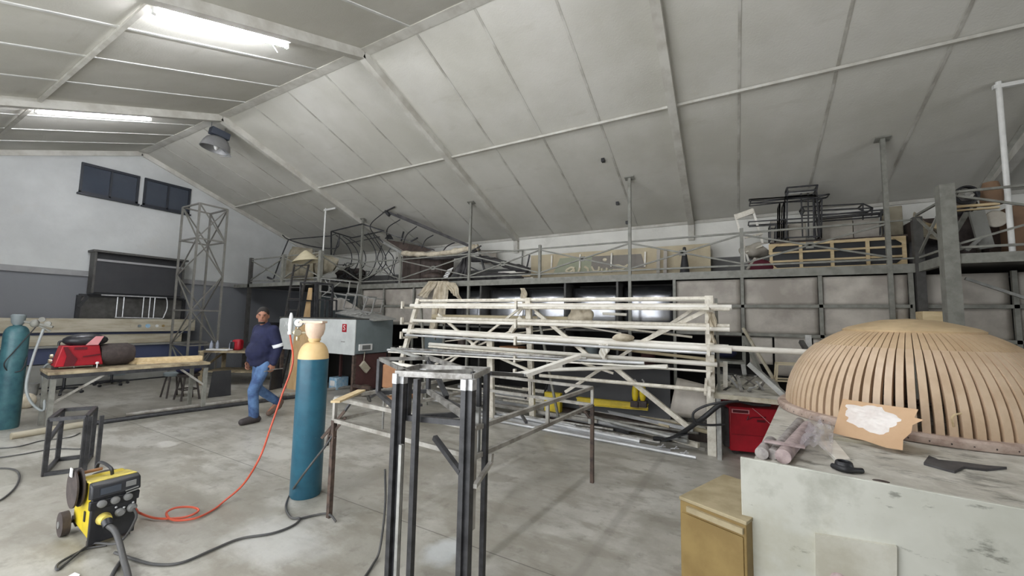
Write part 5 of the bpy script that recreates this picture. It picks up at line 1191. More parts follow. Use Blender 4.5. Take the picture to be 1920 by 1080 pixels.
MB().box(*(lambda p, q: (p.x, q.x, 7.2, 7.6, p.z-.04, p.z))(Y(1345, 676, 7.2), Y(1395, 676, 7.2))).build('board', 'mezz', t)
MB().bar(Y(1393, 683, 7.2), Y(1396, 702, 7.2), .06).build('support', 'galv', t)
blob(Y(1365, 662, 7.3), .14, .1, .07, 'navy', 'dark_bundle', 'dark blue bundle lying on the shelf under the long white tube', 'bundle')
MB().box(*(lambda p, q: (p.x, q.x, 8.2, 8.7, 2.0-.5, q.z))(Y(1346, 650, 8.2), Y(1390, 632, 8.2))).build('maroon_box', 'maroon', label='maroon box in the store opening above the right bench', cat='box')
# red machine
ra, rbp = Y(1372, 853, 5.35), Y(1462, 853, 5.35)
ra = G(1373, 853); rbp = G(1460, 862)
hh = V(1366, 762, ra).z
t = thing('red_machine', 'big dusty red welding machine on the floor under the right bench', 'welding machine', (ra+rbp)/2)
dx = (rbp-ra).normalized(); W_ = V(1472, 800, rbp+Vector((.02, 0, 0))); L_ = (G(1470, 862)-ra).length+.03
dy = Vector((-dx.y, dx.x, 0))
if dy.y < 0: dy = -dy
MB().obox(ra+dx*L_/2+dy*.26+Vector((0, 0, .05+(hh-.05)/2)), dx*(L_/2+.02), dy*.25, Vector((0, 0, (hh-.05)/2))).build('casing', 'red', t, bevel=.012)
def Rp(u, v): return ra+dx*(L_+.04)*u-dx*.02+Vector((0, 0, .05+(hh-.05)*v))+dy*.005
def rq(u0, u1, v0, v1, nm, m, e=.006): MB().slab([Rp(u0, v0), Rp(u1, v0), Rp(u1, v1), Rp(u0, v1)], -e if (Rp(u1, v0)-Rp(u0, v0)).cross(Rp(u1, v1)-Rp(u0, v0)).dot(dy) > 0 else e).build(nm, m, t)
rq(.04, .35, .86, .95, 'handle_slot', 'pinkred', .004); rq(.06, .33, .875, .935, 'slot_recess', 'reddark', .008)
rq(.48, .62, .695, .745, 'dark_plate', 'reddark'); rq(.03, .97, .38, .385, 'seam', 'reddark', .003)
MB().tube(crv([Rp(.30, .72)-dy*.008, Rp(.33, .82)-dy*.008, Rp(.32, .74)-dy*.008, Rp(.40, .79)-dy*.008, Rp(.5, .80)-dy*.008, Rp(.63, .82)-dy*.008], 6), .006).build('script_marking', 'reddark', t)
MB().tube(crv([Rp(.40, 1.0)-dy*.01, Rp(.55, .85)-dy*.012, Rp(.75, .62)-dy*.012], 6), .004).build('loose_string', 'pinkred', t)
MB().obox(ra-dx*.04+dy*.26+Vector((0, 0, .05+(hh-.05)/2)), dx*.03, dy*.22, Vector((0, 0, (hh-.12)/2))).build('front_face', 'greycloth', t)
for u, v in ((.1, .1), (.9, .1), (.1, .4), (.9, .4)): p = ra+dx*L_*u+dy*v; MB().lathe([(.05, -.02), (.05, .02)], p+Vector((0, 0, .05)), 14, tuple(dy)).build('wheel', 'rubber', t)
MB().tube(crv([Rp(-.1, 1.02)+dy*.1, Rp(.2, 1.09)+dy*.15, Rp(.5, 1.04)+dy*.12, Rp(.8, 1.03)+dy*.2]), .02, 8).build('cable_on_machine', 'cable', label='grey cable lying on top of the right red machine', cat='cable')

# ================================================================== BENCH, BOARD, DOME
TB = 0.90
p0, p1 = Z(1388, 857, TB), Z(1920, 955, TB)
fx = (p1-p0).normalized(); fy = Vector((-fx.y, fx.x, 0))
t = thing('plaster_bench', 'long plaster-crusted workbench carrying the slatted dome', 'bench', p0+fx*1.6+fy*1.5); t.location.z = 0
def Bp(u, v, z=TB-.02): return Vector((p0.x, p0.y, 0))+fx*u+fy*v+Vector((0, 0, z))
MB().slab([Bp(.06, .03, TB-.07), Bp(3.4, .03, TB-.07), Bp(3.4, 3.1, TB-.07), Bp(.25, 3.1, TB-.07)], .05).build('bench_top', 'benchtop', t)
for u, v in ((.3, .15), (3.2, .15), (.4, 2.9), (3.2, 2.9), (1.8, .15), (1.8, 2.9)): MB().bar(Bp(u, v, 0), Bp(u, v, TB-.07), .08).build('leg', 'woodd', t)
MB().slab([Bp(0, 0, 0.12), Bp(2.6, -.0, 0.12), Bp(2.6, 0, TB), Bp(0, 0, TB)], -.022).build('white_board', 'plaster', label='large stained white board standing against the front of the workbench', cat='board', bevel=.003)
wb = bpy.data.objects['white_board']
pa_ = [at(x_, y_, 1, p0.y) for x_, y_ in ((1528, 1000), (1690, 1030), (1740, 1100), (1528, 1100))]
def onb(x_, y_):
    d_ = ray(x_, y_); n_ = fy; return CAM+d_*((p0-CAM).dot(n_)/d_.dot(n_))
MB().prism([onb(1528, 998), onb(1680, 1022), onb(1680, 1110), onb(1530, 1110)], -fy*.0228).build('dried_paint_patch', 'paintpatch', wb)
# dome
ux = 45.2; ang = R_(45.2)+YAW
DC = Vector((sin(ang)*4.9, cos(ang)*4.9, 0)); ZR = .88; RD = .905
t = thing('slatted_dome', 'large wooden slatted dome with many curved ribs on the workbench', 'dome', DC+Vector((0, 0, TB-.02)))
MB().lathe([(RD-.06, 0), (RD+.06, 0), (RD+.068, .02), (RD+.066, .045), (RD+.05, .06), (RD-.06, .06)], DC+Vector((0, 0, TB-.015)), 96, cap=False).build('base_ring', 'ring', t)
HD = .80
def prof(a): return RD*cos(a)**.92 if cos(a) > 0 else 0, HD*sin(a)
NR = 88
A1 = R_(63)
for k in range(NR):
    th = 2*PI*k/NR; er = Vector((cos(th), sin(th), 0)); et = Vector((-sin(th), cos(th), 0))
    def ribm(a0, a1, th0, th1, n):
        mb = MB(); vs = []
        for i in range(n+1):
            a = a0+(a1-a0)*i/n; r, z = prof(a); c = DC+Vector((0, 0, TB+.03+z)); w0 = min(.021, r*PI/NR*.86)
            nr = (er*cos(a)+Vector((0, 0, 1))*sin(a)).normalized()
            P_ = DC+er*r+Vector((0, 0, TB+.03+z))
            for s1, d1 in ((-1, th0), (1, th0), (1, th1), (-1, th1)): vs.append(P_+et*w0*s1+nr*d1)
        fs = [(0, 1, 2, 3), (n*4+3, n*4+2, n*4+1, n*4)]
        for i in range(n):
            for q in range(4): fs.append((i*4+q, i*4+(q+1) % 4, i*4+4+(q+1) % 4, i*4+4+q))
        return mb.add(vs, fs)
    o = ribm(0, R_(46), -.05, 0.0, 9).build('rib', 'rib2', t)
    ribm(R_(46), A1, -.05, -.010, 5).build('upper_rib', 'rib', o)
r63, z63 = prof(A1)
MB().lathe([(r63-.10, TB+.03+z63-.03), (r63+.0, TB+.03+z63-.035), (r63+.01, TB+.03+z63+.0), (r63-.03, TB+.03+z63+.022), (r63-.035, TB+.03+z63+.024), (.30, TB+.03+z63+.055), (.18, TB+.03+HD-.0), (.0001, TB+.03+HD+.015)], DC, 72).build('crown_cap', 'ribcap', t)
for k in range(NR//2):
    pass
MB().lathe([(.52, TB+.03+.50), (.54, TB+.03+.50), (.54, TB+.03+.53), (.52, TB+.03+.53)], DC, 64, cap=False).build('inner_hoop', 'rib', t)
# bolt holes on ring
mb = MB()
for k in range(60):
    th = 2*PI*k/60; mb.ell(DC+Vector((cos(th)*(RD+.062), sin(th)*(RD+.062), TB+.008)), .008, .008, .008, 6, 4)
mb.build('bolt_holes', 'rubber', t)
# curled shaving and chips
MB().tube(crv([V(1788, 800, DC+Vector((-.1, -.9, 0))), V(1785, 785, DC+Vector((-.1, -.95, 0))), V(1790, 778, DC+Vector((-.1, -.95, 0))), V(1802, 775, DC+Vector((-.1, -.9, 0)))]), .006, 6).build('wood_shaving', 'wood', label='curled wood shaving caught on the front ribs of the dome', cat='shaving')
# cardboard with plaster
cz0 = [Z(1562, 812, TB+.01), Z(1692, 846, TB+.01)]
cb = cz0[0].lerp(cz0[1], .5)
c1_, c2_ = V(1580, 748, cz0[0]+fy*.18), V(1722, 768, cz0[1]+fy*.18)
CA, CB = cz0
t = thing('cardboard_sheet', 'torn brown cardboard sheet with wet plaster leaning on the dome front', 'cardboard', (CA+CB)/2)
def Cq(u, v): return (CA.lerp(CB, u)).lerp(c1_.lerp(c2_, u), v)
out = [Cq(0, .0), Cq(.2, -.0), Cq(.45, .02), Cq(.8, -.02), Cq(1.0, .02), Cq(.96, .25), Cq(1.02, .45), Cq(1.0, .62), Cq(1.10, .78), Cq(.99, .80), Cq(1.0, 1.0), Cq(.5, .99), Cq(.0, 1.0)]
MB().prism(out, fy*.008).build('sheet', 'card', t)
cc = Cq(.46, .62); eu = (Cq(1, .6)-Cq(0, .6)); ev = (Cq(.46, 1)-Cq(.46, 0))
mb = MB(); vs = []; fs = []; NA, NB = 48, 12
for b_ in range(NB+1):
    for a_ in range(NA):
        th = 2*PI*a_/NA; rad = (.36+.12*mnoise.noise(Vector((cos(th)*1.6, sin(th)*1.6, 3)))+.07*mnoise.noise(Vector((cos(th)*5, sin(th)*5, 8))))*b_/NB
        u_, v_ = cos(th)*rad*1.05, sin(th)*rad*.85+.12*cos(th)*rad*-1
        edge = 1-(b_/NB)**4
        hgt = (.010+.022*abs(mnoise.noise(Vector((u_*7, v_*9, 1))))+.012*mnoise.noise(Vector((u_*16, v_*20, 5))))*edge
        vs.append(cc+eu*u_+ev*v_-fy*(hgt+.001))
for b_ in range(NB):
    for a_ in range(NA): fs.append((b_*NA+a_, b_*NA+(a_+1) % NA, (b_+1)*NA+(a_+1) % NA, (b_+1)*NA+a_))
mb.add(vs, fs)
mb.build('plaster_smear', 'plasterlump', t, smooth=180)
# things on the bench top
def bt(px, py, h=0): return Z(px, py, TB-.02+h)
for (pa, pb, r, m, lab) in (((1428, 850), (1446, 828), .035, 'roll', 'short dusty grey roll standing out over the left bench end'), ((1448, 852), (1500, 790), .030, 'roll', 'long dusty grey roll beside the pink roll on the bench'), ((1468, 856), (1515, 800), .040, 'pinkroll', 'thick dusty pink roll on the left bench end')):
    a, b = bt(*pa, r), bt(*pb, r); MB().tube([a, a.lerp(b, .5), b], r, 20).build('roll', m, label=lab, cat='roll')
MB().obox(bt(1470, 832, .085), fx*.10, fy*.02, Vector((0, 0, .006))).build('pink_strap', 'pinkroll', label='pink flat offcut lying across the rolls on the bench', cat='offcut')
def f(u, v):
    a = bt(1490, 862).lerp(bt(1560, 868), u).lerp(bt(1505, 800).lerp(bt(1565, 812), u), v)
    return a+Vector((0, 0, .045+.05*sin(u*3.14)+.035*mnoise.noise(Vector((u*5, v*6, 1)))*1.5))
MB().grid(f, 26, 26).build('plastic_film', 'film', label='crumpled clear plastic film lying over the rolls on the bench', cat='plastic film', smooth=60)
wa = [bt(1535, 835), bt(1572, 872), bt(1595, 868), bt(1566, 832)]
MB().prism(wa, (0, 0, .025)).build('white_block', 'whitetube', label='flat white block lying on the bench behind the black tape roll', cat='block', bevel=.004)
tp_ = bt(1583, 882, .0)
t = thing('tape_roll', 'black tape holder lying on the front edge of the bench', 'tape', tp_)
MB().lathe([(.042, 0), (.045, .01), (.038, .045), (.033, .05), (.028, .045), (.028, .006)], tp_, 24, cap=False).build('holder', 'black', t)
MB().tube(crv([tp_+fx*-.05+Vector((0, 0, .015)), tp_-fy*.05+Vector((0, 0, .02)), tp_+fx*.075+Vector((0, 0, .015))]), .014, 10).build('tape_ring', 'black', t)
rp = [bt(1732, 872), bt(1742, 858), bt(1760, 866), bt(1800, 870), bt(1850, 877), bt(1888, 880), bt(1850, 884), bt(1808, 879), bt(1790, 888), bt(1760, 880)]
mbx = MB().prism(rp, (0, 0, .014)); mbx.build('grey_rag', 'greycloth', label='dark grey torn rag lying on the bench before the dome ring', cat='rag')
for (px, py) in ((1610, 822), ): MB().obox(bt(1600, 826, .01), fx*.14, fy*.02, Vector((0, 0, .01))).build('wooden_strip', 'woodd', label='dusty wooden slat lying on the bench between the film and the cardboard', cat='slat')
MB().ell(bt(1652, 902, .005), .035, .012, .006).build('dirt_clump', 'brown', label='small dark dirt clump on the bench near the board edge', cat='dirt')
# fingertip of the person holding the camera, low before the board
bb = at(1572, 1074, 1, p0.y-.06)
MB().ell(bb-Vector((0, 0, .03)), .035, .02, .03).build('camera_fingertip', 'pinkroll', label='small reddish fingertip at the bottom of the white board', cat='knob')
# ochre cabinet
o0 = Z(1275, 930, .58); o1 = Z(1322, 880, .58); o2 = Z(1400, 978, .58)
e1 = (o2-o0); e1.z = 0; e1 = e1.normalized()*.385; e2 = o1-o0; e2.z = 0; L2 = e2.length; e2 = Vector((-e1.y, e1.x, 0)).normalized()*L2
t = thing('ochre_cabinet', 'low ochre painted cabinet with beige lid in front of the white board', 'cabinet', Vector((o0.x, o0.y, 0))+(e1+e2)/2)
b_ = Vector((o0.x, o0.y, 0))
MB().prism([b_, b_+e1, b_+e1+e2, b_+e2], (0, 0, .56)).build('body', 'ochre', t, bevel=.005)
MB().prism([b_-e1*.01-e2*.01+Vector((0, 0, .56)), b_+e1*1.01-e2*.01+Vector((0, 0, .56)), b_+e1*1.01+e2*1.01+Vector((0, 0, .56)), b_-e1*.01+e2*1.01+Vector((0, 0, .56))], (0, 0, .02)).build('lid', 'ochretop', t, bevel=.003)
nn = e2.normalized()
MB().obox(b_+e1*.55-nn*.008+Vector((0, 0, .525)), e1*.42, nn*.012, Vector((0, 0, .016))).build('lipping_strip', 'ochretop', t)
MB().obox(b_+e1*.5-nn*.004+Vector((0, 0, .25)), e1*.46, nn*.004, Vector((0, 0, .24))).build('door', 'ochre', t)

# ================================================================== THINGS ON THE GALLERY
def ybar(name, p, q, w, m, y, lab, cat='bar', y2=None, **k):
    return MB().bar(Y(*p, y), Y(*q, y if y2 is None else y2), w).build(name, m, label=lab, cat=cat, **k)
# left corner: foam cushions, bent tube frame
def cushion(pts, y, th, m, lab, cat='cushion', name='foam_cushion'):
    P_ = [Y(*p, y) for p in pts]; c = sum(P_, Vector())/len(P_)
    mb = MB()
    n = len(P_)
    def L_(u, v): return P_[0].lerp(P_[1], u).lerp(P_[3].lerp(P_[2], u), v)
    def ff(sg):
        return lambda u, v: L_(u, v)+Vector((0, sg*th*(max(0, sin(PI*min(max(u, 0), 1)))*max(0, sin(PI*v)))**.3/2+.02*mnoise.noise(Vector((u*4, v*4, c.x))), 0))
    mb.grid(ff(-1), 14, 10); mb.grid(ff(1), 14, 10)
    return mb.build(name, m, label=lab, cat=cat, smooth=60)
cushion([(530, 525), (588, 526), (586, 466), (548, 462)], 7.0, .35, 'sack', 'big beige foam cushion standing in the left gallery corner, left one')
cushion([(584, 520), (622, 512), (636, 486), (592, 470)], 7.2, .3, 'sack', 'beige-green foam cushion tilted on the left gallery, right one')
t = thing('bent_tube_chair', 'dark bent tube chair frame with curved arm above the foam cushions', 'frame', Y(580, 500, 7.0))
MB().tube(crv([Y(530, 441, 6.8), Y(541, 449, 6.8), Y(580, 461, 6.9), Y(616, 466, 7.1), Y(633, 463, 7.1), Y(636, 445, 7.1)]), .018).build('curved_arm', 'steelblk', t)
MB().tube([Y(541, 449, 6.8), Y(622, 442, 7.1)], .016).build('top_tube', 'steelblk', t)
MB().tube([Y(541, 449, 6.8), Y(528, 480, 6.8), Y(513, 522, 6.8)], .018).build('leg', 'steelblk', t)
MB().tube([Y(636, 445, 7.1), Y(625, 480, 7.1)], .016).build('leg', 'steelblk', t)
ybar('timber_offcut', (502, 520), (514, 526), .05, 'steelblk', 6.6, 'short dark offcut on the deck at the left gallery railing')
# curved dark ribs (arched frames)
t = thing('hoop_cage', 'dark cage frame with thin curved hoops on the gallery', 'frame', Y(640, 500, 7.9))
MB().loop([Y(621, 434, 7.45), Y(679, 420, 7.45), Y(720, 433, 8.05), Y(660, 446, 8.05)], .03).build('top_ring', 'steelblk', t)
MB().bar(Y(621, 434, 7.5), Y(621, 480, 7.5), .03).build('upright', 'steelblk', t)
for k, (xs_, hgt) in enumerate((((630, 441), (528)), ((642, 443), 526), ((654, 447), 524), ((676, 437), 530))):
    x0, y0 = xs_
    pts = [Y(x0+34*sin(PI*v*.95)**.8*(1 if k != 3 else .9)+k*1.0-8*v, y0+(hgt-y0)*v, 7.6+.12*k) for v in [i/12 for i in range(13)]]
    MB().tube(pts, .014, 6).build('hoop', 'steelblk', t)
MB().tube(crv([Y(620, 442, 8), Y(636, 438, 8), Y(634, 460, 8), Y(627, 470, 8)]), .012).build('hoop', 'steelblk', t)
MB().bar(Y(650, 457, 8.2), Y(712, 444, 8.2), .02).build('tie_bar', 'steelblk', t)
blob(Y(655, 516, 8.2), .55, .3, .22, 'rubber', 'scrap_heap', 'dark brown heap of tangled scrap and cable on the gallery', 'heap', .5, 7)
mb = MB(); random.seed(5)
for k in range(18):
    c_ = Y(random.uniform(625, 690), random.uniform(498, 524), 7.9); pts = [c_+Vector((random.uniform(-.22, .22), random.uniform(-.1, .1), random.uniform(-.1, .14))) for _ in range(5)]
    mb.tube(crv(pts, 4), .011, 6)
mb.build('cable_tangle', 'cable', label='tangle of dark cables spread over the brown heap on the gallery', cat='cable')
# long half-round trough frame with hoops (awning frame) leaning
yA = lambda px: 7.38+(px-720)/175*.85
t = thing('awning_skeleton', 'long dark hooped awning frame leaning up towards the roof on the gallery', 'frame', Y(800, 470, 8.2))
MB().bar(Y(722, 396, 7.38), Y(893, 466, 8.3), .06).build('top_spine', 'steelblk', t)
MB().bar(Y(745, 403, yA(745)), Y(900, 470, 8.25), .07).build('top_spine', 'greycloth', t)
MB().bar(Y(718, 399, 7.36), Y(740, 388, 7.36), .03).bar(Y(724, 397, 7.38), Y(730, 404, 7.38), .07).build('end_block', 'steelblk', t)
for (p, m_, q) in (((722, 396), (694, 425), (718, 455)), ((750, 412), (727, 428), (726, 450)), ((781, 425), (763, 440), (756, 458)), ((812, 441), (798, 450), (790, 466)), ((852, 455), (838, 462), (830, 472))):
    MB().tube(crv([Y(*p, yA(p[0])), Y(*m_, yA(p[0])+.15), Y(*q, 7.95)], 8), .014, 6).build('hoop', 'steelblk', t)
MB().bar(Y(715, 452, 8.0), Y(765, 480, 8.0), .07).bar(Y(765, 480, 8.0), Y(810, 478, 8.0), .05).build('lower_rail', 'galv', t)
MB().bar(Y(688, 423, 7.5), Y(815, 470, 8.2), .02).build('tie_bar', 'steelblk', t)
MB().slab([Y(726, 449, 8.0), Y(738, 449, 8.0), Y(733, 440, 8.0)], .1).build('corner_plate', 'black', t)
MB().slab([Y(724, 450, 8.0), Y(755, 455, 8.1), Y(815, 468, 8.3), Y(800, 472, 8.2), Y(765, 476, 8.0)], .04).build('brown_plank', 'brown', label='dark brown plank lying under the hooped awning frame', cat='plank')
for (p, q, lab) in (((752, 452), (757, 434), 'short dark stub bar poking up from the brown plank'), ((770, 453), (783, 446), 'short dark bar lying over the brown plank')):
    ybar('stub_bar', p, q, .035, 'steelblk', 8.0, lab)
t = thing('hoop_bundle', 'bundle of bent thin dark hoops standing on the gallery left of the brown cabinet', 'hoops', Y(740, 500, 7.9))
for (a, b, c_) in (((716, 460), (709, 490), (742, 528)), ((732, 465), (722, 490), (748, 530)), ((745, 482), (738, 505), (744, 532)), ((700, 440), (724, 490), (690, 525)), ((728, 470), (738, 488), (726, 528)), ((690, 437), (718, 480), (700, 520))):
    MB().tube(crv([Y(*a, 7.9), Y(*b, 7.85), Y(*c_, 7.8)], 10), .014, 6).build('hoop', 'steelblk', t)
# rolled tarp
def tarp(pts, y, r, m, lab, name='rolled_tarp'):
    P_ = crv([Y(*p, y) for p in pts], 6)
    mb = MB().tube(P_, [r*(.8+.35*mnoise.noise(Vector((i*.6, y, 0)))) for i in range(len(P_))], 14)
    mb.v = [v+Vector((0, 0, .03*mnoise.noise(v*7))) for v in mb.v]
    return mb.build(name, m, label=lab, cat='tarp', smooth=180)
tarp([(755, 475), (800, 477), (840, 474), (880, 466), (896, 464)], 7.95, .09, 'cloth', 'rolled dusty tarp lying under the awning frame on the gallery')
tarp([(790, 482), (830, 484), (870, 478), (893, 470)], 8.0, .06, 'greycloth', 'dark rolled tarp under the dusty one on the gallery')
tarp([(880, 485), (920, 488), (960, 500), (990, 507)], 8.0, .10, 'greycloth', 'dark rolled tarp sloping down to the right of the ceiling post')
drape([(868, 482), (880, 480)], [(838, 526), (866, 526), (878, 520)], 7.95, 'dark grey tarp end hanging down to the deck left of the post', 'hanging_tarp', 'greycloth', .07, 'tarp')
blob(Y(920, 521, 8.0), .75, .3, .13, 'greycloth', 'tarp_heap', 'low dark tarp heap on the deck right of the ceiling post', 'tarp', .3, 4)
blob(Y(955, 522, 7.9), .35, .2, .10, 'greycloth', 'dark_bag', 'small dark bag lying right of the tarp heap on the deck', 'bag', .3, 4)
t = thing('brown_cabinet', 'dark brown cabinet standing on the gallery behind the railing', 'cabinet', Y(790, 525, 8.3))
a, b = Y(755, 480, 8.2), Y(828, 531, 8.2)
MB().box(a.x, b.x, 8.2, 8.7, DZ, a.z).build('body', 'brown', t, bevel=.01)
for k in (0, 1): MB().box(a.x+(b.x-a.x)*(.02+.5*k), a.x+(b.x-a.x)*(.48+.5*k), 8.18, 8.2, DZ+.03, a.z-.05).build('door', 'brown', t)
MB().box(a.x-.015, a.x+.01, 8.17, 8.19, DZ+.1, a.z-.1).build('label_strip', 'whiteplastic', t)
blob(Y(812, 519, 7.95), .34, .2, .12, 'brown', 'brown_sack', 'brownish sack on the deck in front of the brown cabinet', 'sack', .25, 4)
mb = MB()
for k in range(4): mb.slab([Y(829+3*k, 524-5*k, 7.85), Y(840+3*k, 520-5*k, 7.85), Y(842+3*k, 516-5*k, 7.85), Y(831+3*k, 521-5*k, 7.85)], .02)
mb.build('striped_cloth', 'whiteplastic', label='white striped cloth end at the foot of the hanging dark tarp', cat='cloth')
for (p, q, w_, m, y, lab) in (((900, 478), (912, 519), .04, 'steelblk', 7.9, 'dark bar leaning between deck and tarp, right of the post'), ((885, 470), (902, 461), .03, 'steelblk', 7.9, 'short grey bar at the tip of the awning frame'), ((880, 500), (906, 512), .03, 'steelblk', 8.0, 'thin dark bar lying over the tarp heap'), ((893, 470), (978, 507), .035, 'mezz', 8.05, 'long grey bar sloping down right of the ceiling post'), ((993, 478), (986, 510), .03, 'steelblk', 8.4, 'dark upright stub left of the sign board')):
    ybar('loose_bar', p, q, w_, m, y, lab)
t = thing('hanging_rail', 'grey wall rail frame on the back wall left of the sign board', 'rail', Y(940, 480, 9.2))
MB().bar(Y(895, 470, 9.2), Y(980, 470, 9.2), .03).bar(Y(980, 470, 9.2), Y(978, 510, 9.2), .03).build('frame', 'mezz', t)
MB().slab([Y(900, 495, 9.0), Y(930, 495, 9.0), Y(932, 471, 9.1), Y(898, 471, 9.1)], .03).build('grey_board', 'sheet', label='dull grey board standing behind the ceiling post on the gallery', cat='board')
for k, (p, q, lab) in enumerate((((935, 512), (985, 509), 'pale plank end poking out over the deck left of the sign, upper'), ((942, 518), (995, 516), 'pale plank end left of the sign, middle'), ((950, 524), (1000, 522), 'pale plank end left of the sign, lower'))):
    ybar('plank', p, q, .05, 'wood' if k == 1 else 'whitetube', 8.0, lab, 'plank')
# sign board
ys = 8.95
sa, sb_, sc2, sd_ = Y(995, 527, ys), Y(1333, 519, ys), Y(1336, 461, ys), Y(1000, 479, ys)
t = thing('sign_board', 'long beige sign board with faded green and grey print and cream script', 'sign', (sa+sb_)/2)
zt1 = sd_.z
MB().box(sa.x, sb_.x, ys, ys+.05, DZ, zt1).build('board', 'signbeige', t)
def sgp(px, py, e=0): return Y(px, py, ys-.004-e)
MB().prism([sgp(1038, 512), sgp(1190, 508), sgp(1120, 480), sgp(1050, 484)], (0, .003, 0)).build('green_print', 'signgreen', t)
MB().prism([sgp(1108, 506, .006), sgp(1210, 502, .006), sgp(1202, 476, .006), sgp(1110, 481, .006)], (0, .003, 0)).build('grey_print', 'signgrey', t)
MB().prism([sgp(1040, 526), sgp(1090, 525), sgp(1090, 521), sgp(1040, 521)], (0, .003, 0)).build('green_print', 'signgreen', t)
def stroke(pts, w=.028): MB().tube(crv([Y(*p, ys-.012) for p in pts], 6), w, 6).build('script_letter', 'signcream', t)
stroke([(1078, 503), (1070, 502), (1062, 508), (1068, 511), (1076, 505), (1076, 512)]); stroke([(1084, 512), (1088, 500), (1086, 507)]); stroke([(1096, 500), (1102, 504), (1103, 511)]); stroke([(1109, 500), (1114, 508), (1122, 508), (1124, 500)])
stroke([(1128, 503), (1130, 510), (1137, 508), (1138, 502)]); stroke([(1144, 506), (1145, 510), (1152, 505)]); stroke([(1150, 498), (1160, 497), (1170, 500), (1177, 496), (1170, 504), (1150, 506)], .018)
MB().ell(sgp(1134, 487), .06, .012, .045).build('cream_dot', 'signcream', t)
for px in (1034, 1087, 1146, 1209): MB().bar(Y(px, 502 if px < 1100 else 500, ys-.03), Y(px+1, 479-(px-1034)*.04, ys-.03), .035, .03).build('stand_off_bar', 'whitetube', t)
MB().bar(Y(996, 515, ys-.05), Y(1330, 500, ys-.05), .02).build('wire', 'mezz', t)
for px in (1234, 1247): MB().bar(Y(px, 512, 8.8), Y(px+1, 468+0*px, 8.8), .07, .04).build('leaning_batten', 'sheet', label='grey-brown batten leaning on the sign board, %s of two' % ('left' if px == 1234 else 'right'), cat='batten')
cbm = Y(1284, 519, 8.5)
t = thing('road_cone', 'slim dark grey cone standing before the sign board', 'cone', Vector((cbm.x, cbm.y, DZ)))
hc = Y(1282, 464, 8.5).z-DZ
MB().lathe([(.12, .02), (.10, .03), (.028, hc), (.01, hc+.01)], (cbm.x, cbm.y, DZ), 20).build('body', 'cone', t); MB().box(cbm.x-.13, cbm.x+.13, cbm.y-.13, cbm.y+.13, DZ, DZ+.025).build('foot', 'cone', t)
for k, (p, q, m, lab) in enumerate((((1110, 524), (1230, 518), 'whitetube', 'long pale strip lying along the deck edge under the sign, left'), ((1115, 521), (1330, 512), 'steelblk', 'long dark strip lying along the deck edge under the sign'), ((1220, 521), (1390, 514), 'whitetube', 'long pale strip lying along the deck edge between cone and railing post'), ((1330, 517), (1440, 511), 'signbeige', 'beige strip lying along the deck edge left of the slatted panel'))):
    ybar('flat_strip', p, q, .03, m, 7.9, lab, 'strip')
# right gallery: white chair, slatted panel, frames
t = thing('folding_chair', 'white wooden folding chair tilted on the gallery by the railing post', 'chair', Y(1400, 505, 8.2))
for (p, q) in (((1378, 402), (1404, 492)), ((1411, 392), (1434, 470)), ((1392, 440), (1396, 492))): MB().bar(Y(*p, 8.2), Y(*q, 8.3), .035).build('leg', 'whitetube', t)
MB().slab([Y(1378, 403, 8.2), Y(1381, 412, 8.2), Y(1414, 400, 8.2), Y(1411, 391, 8.2)], .03).build('back_slat', 'white', t)
MB().bar(Y(1396, 446, 8.2), Y(1430, 438, 8.2), .03).build('rail', 'white', t)
MB().slab([Y(1399, 474, 8.2), Y(1430, 462, 8.2), Y(1440, 468, 8.6), Y(1408, 482, 8.6)], .03).build('seat', 'white', t)
blob(Y(1418, 470, 8.4), .28, .2, .14, 'stack', 'grey_bundle', 'grey dusty bundle on the deck behind the white folding chair', 'bundle', .4, 5)
blob(Y(1428, 503, 8.1), .22, .15, .17, 'wine', 'wine_cloth', 'wine red cloth bundle left of the slatted panel', 'cloth', .3, 4)
MB().slab([Y(1402, 506, 8.0), Y(1418, 484, 8.0), Y(1432, 486, 8.1), Y(1412, 508, 8.1)], .05).build('grey_case', 'sheet', label='grey tilted box left of the wine red cloth', cat='box')
yp = 8.0
t = thing('lattice_screen', 'large black panel with pale wooden lattice standing on the gallery', 'panel', Y(1570, 512, yp))
T0, T1, T2, T3 = Y(1443, 514, yp), Y(1700, 506, yp), Y(1698, 443, yp), Y(1443, 457, yp)
zt0 = (T2.z+T3.z)/2; zb2 = DZ+.01
x0_, x1_ = T0.x, T1.x
MB().box(x0_, x1_, yp+.04, yp+.08, zb2, zt0).build('black_backing', 'blackp', t)
W2 = .045
for z in (zb2+W2/2, zt0-W2/2, zb2+(zt0-zb2)*.34, zb2+(zt0-zb2)*.66): MB().box(x0_, x1_, yp+.01, yp+.04, z-W2/2*(1 if z in (zb2+W2/2, zt0-W2/2) else .7), z+W2/2*(1 if z in (zb2+W2/2, zt0-W2/2) else .7)).build('lattice_rail', 'wood', t)
for px in (1446, 1502, 1561, 1628, 1697): x = Y(px, 480, yp).x; MB().box(x-W2/2, x+W2/2, yp, yp+.03, zb2, zt0).build('lattice_stile', 'wood', t)
for (x, z, sx, sz_) in ((x0_, zb2, 1, 1), (x0_, zt0, 1, -1), (x1_, zb2, -1, 1), (x1_, zt0, -1, -1)): MB().prism([(x, yp-.005, z), (x+sx*.16, yp-.005, z), (x, yp-.005, z+sz_*.14)], (0, .008, 0)).build('corner_gusset', 'wood', t)
MB().box(x0_-.0, x1_+.05, yp+.05, 8.9, zt0, zt0+.03).build('table_top', 'brown', label='dark board laid over the top of the slatted panel carrying the steel frames', cat='board')
yq = 8.10
MB().prism([Y(1428, 459, yp), Y(1443, 456, yp), Y(1443, 470, yp)], (0, .01, 0)).build('white_paper', 'whiteplastic', label='white paper corner at the top left of the slatted panel', cat='paper')
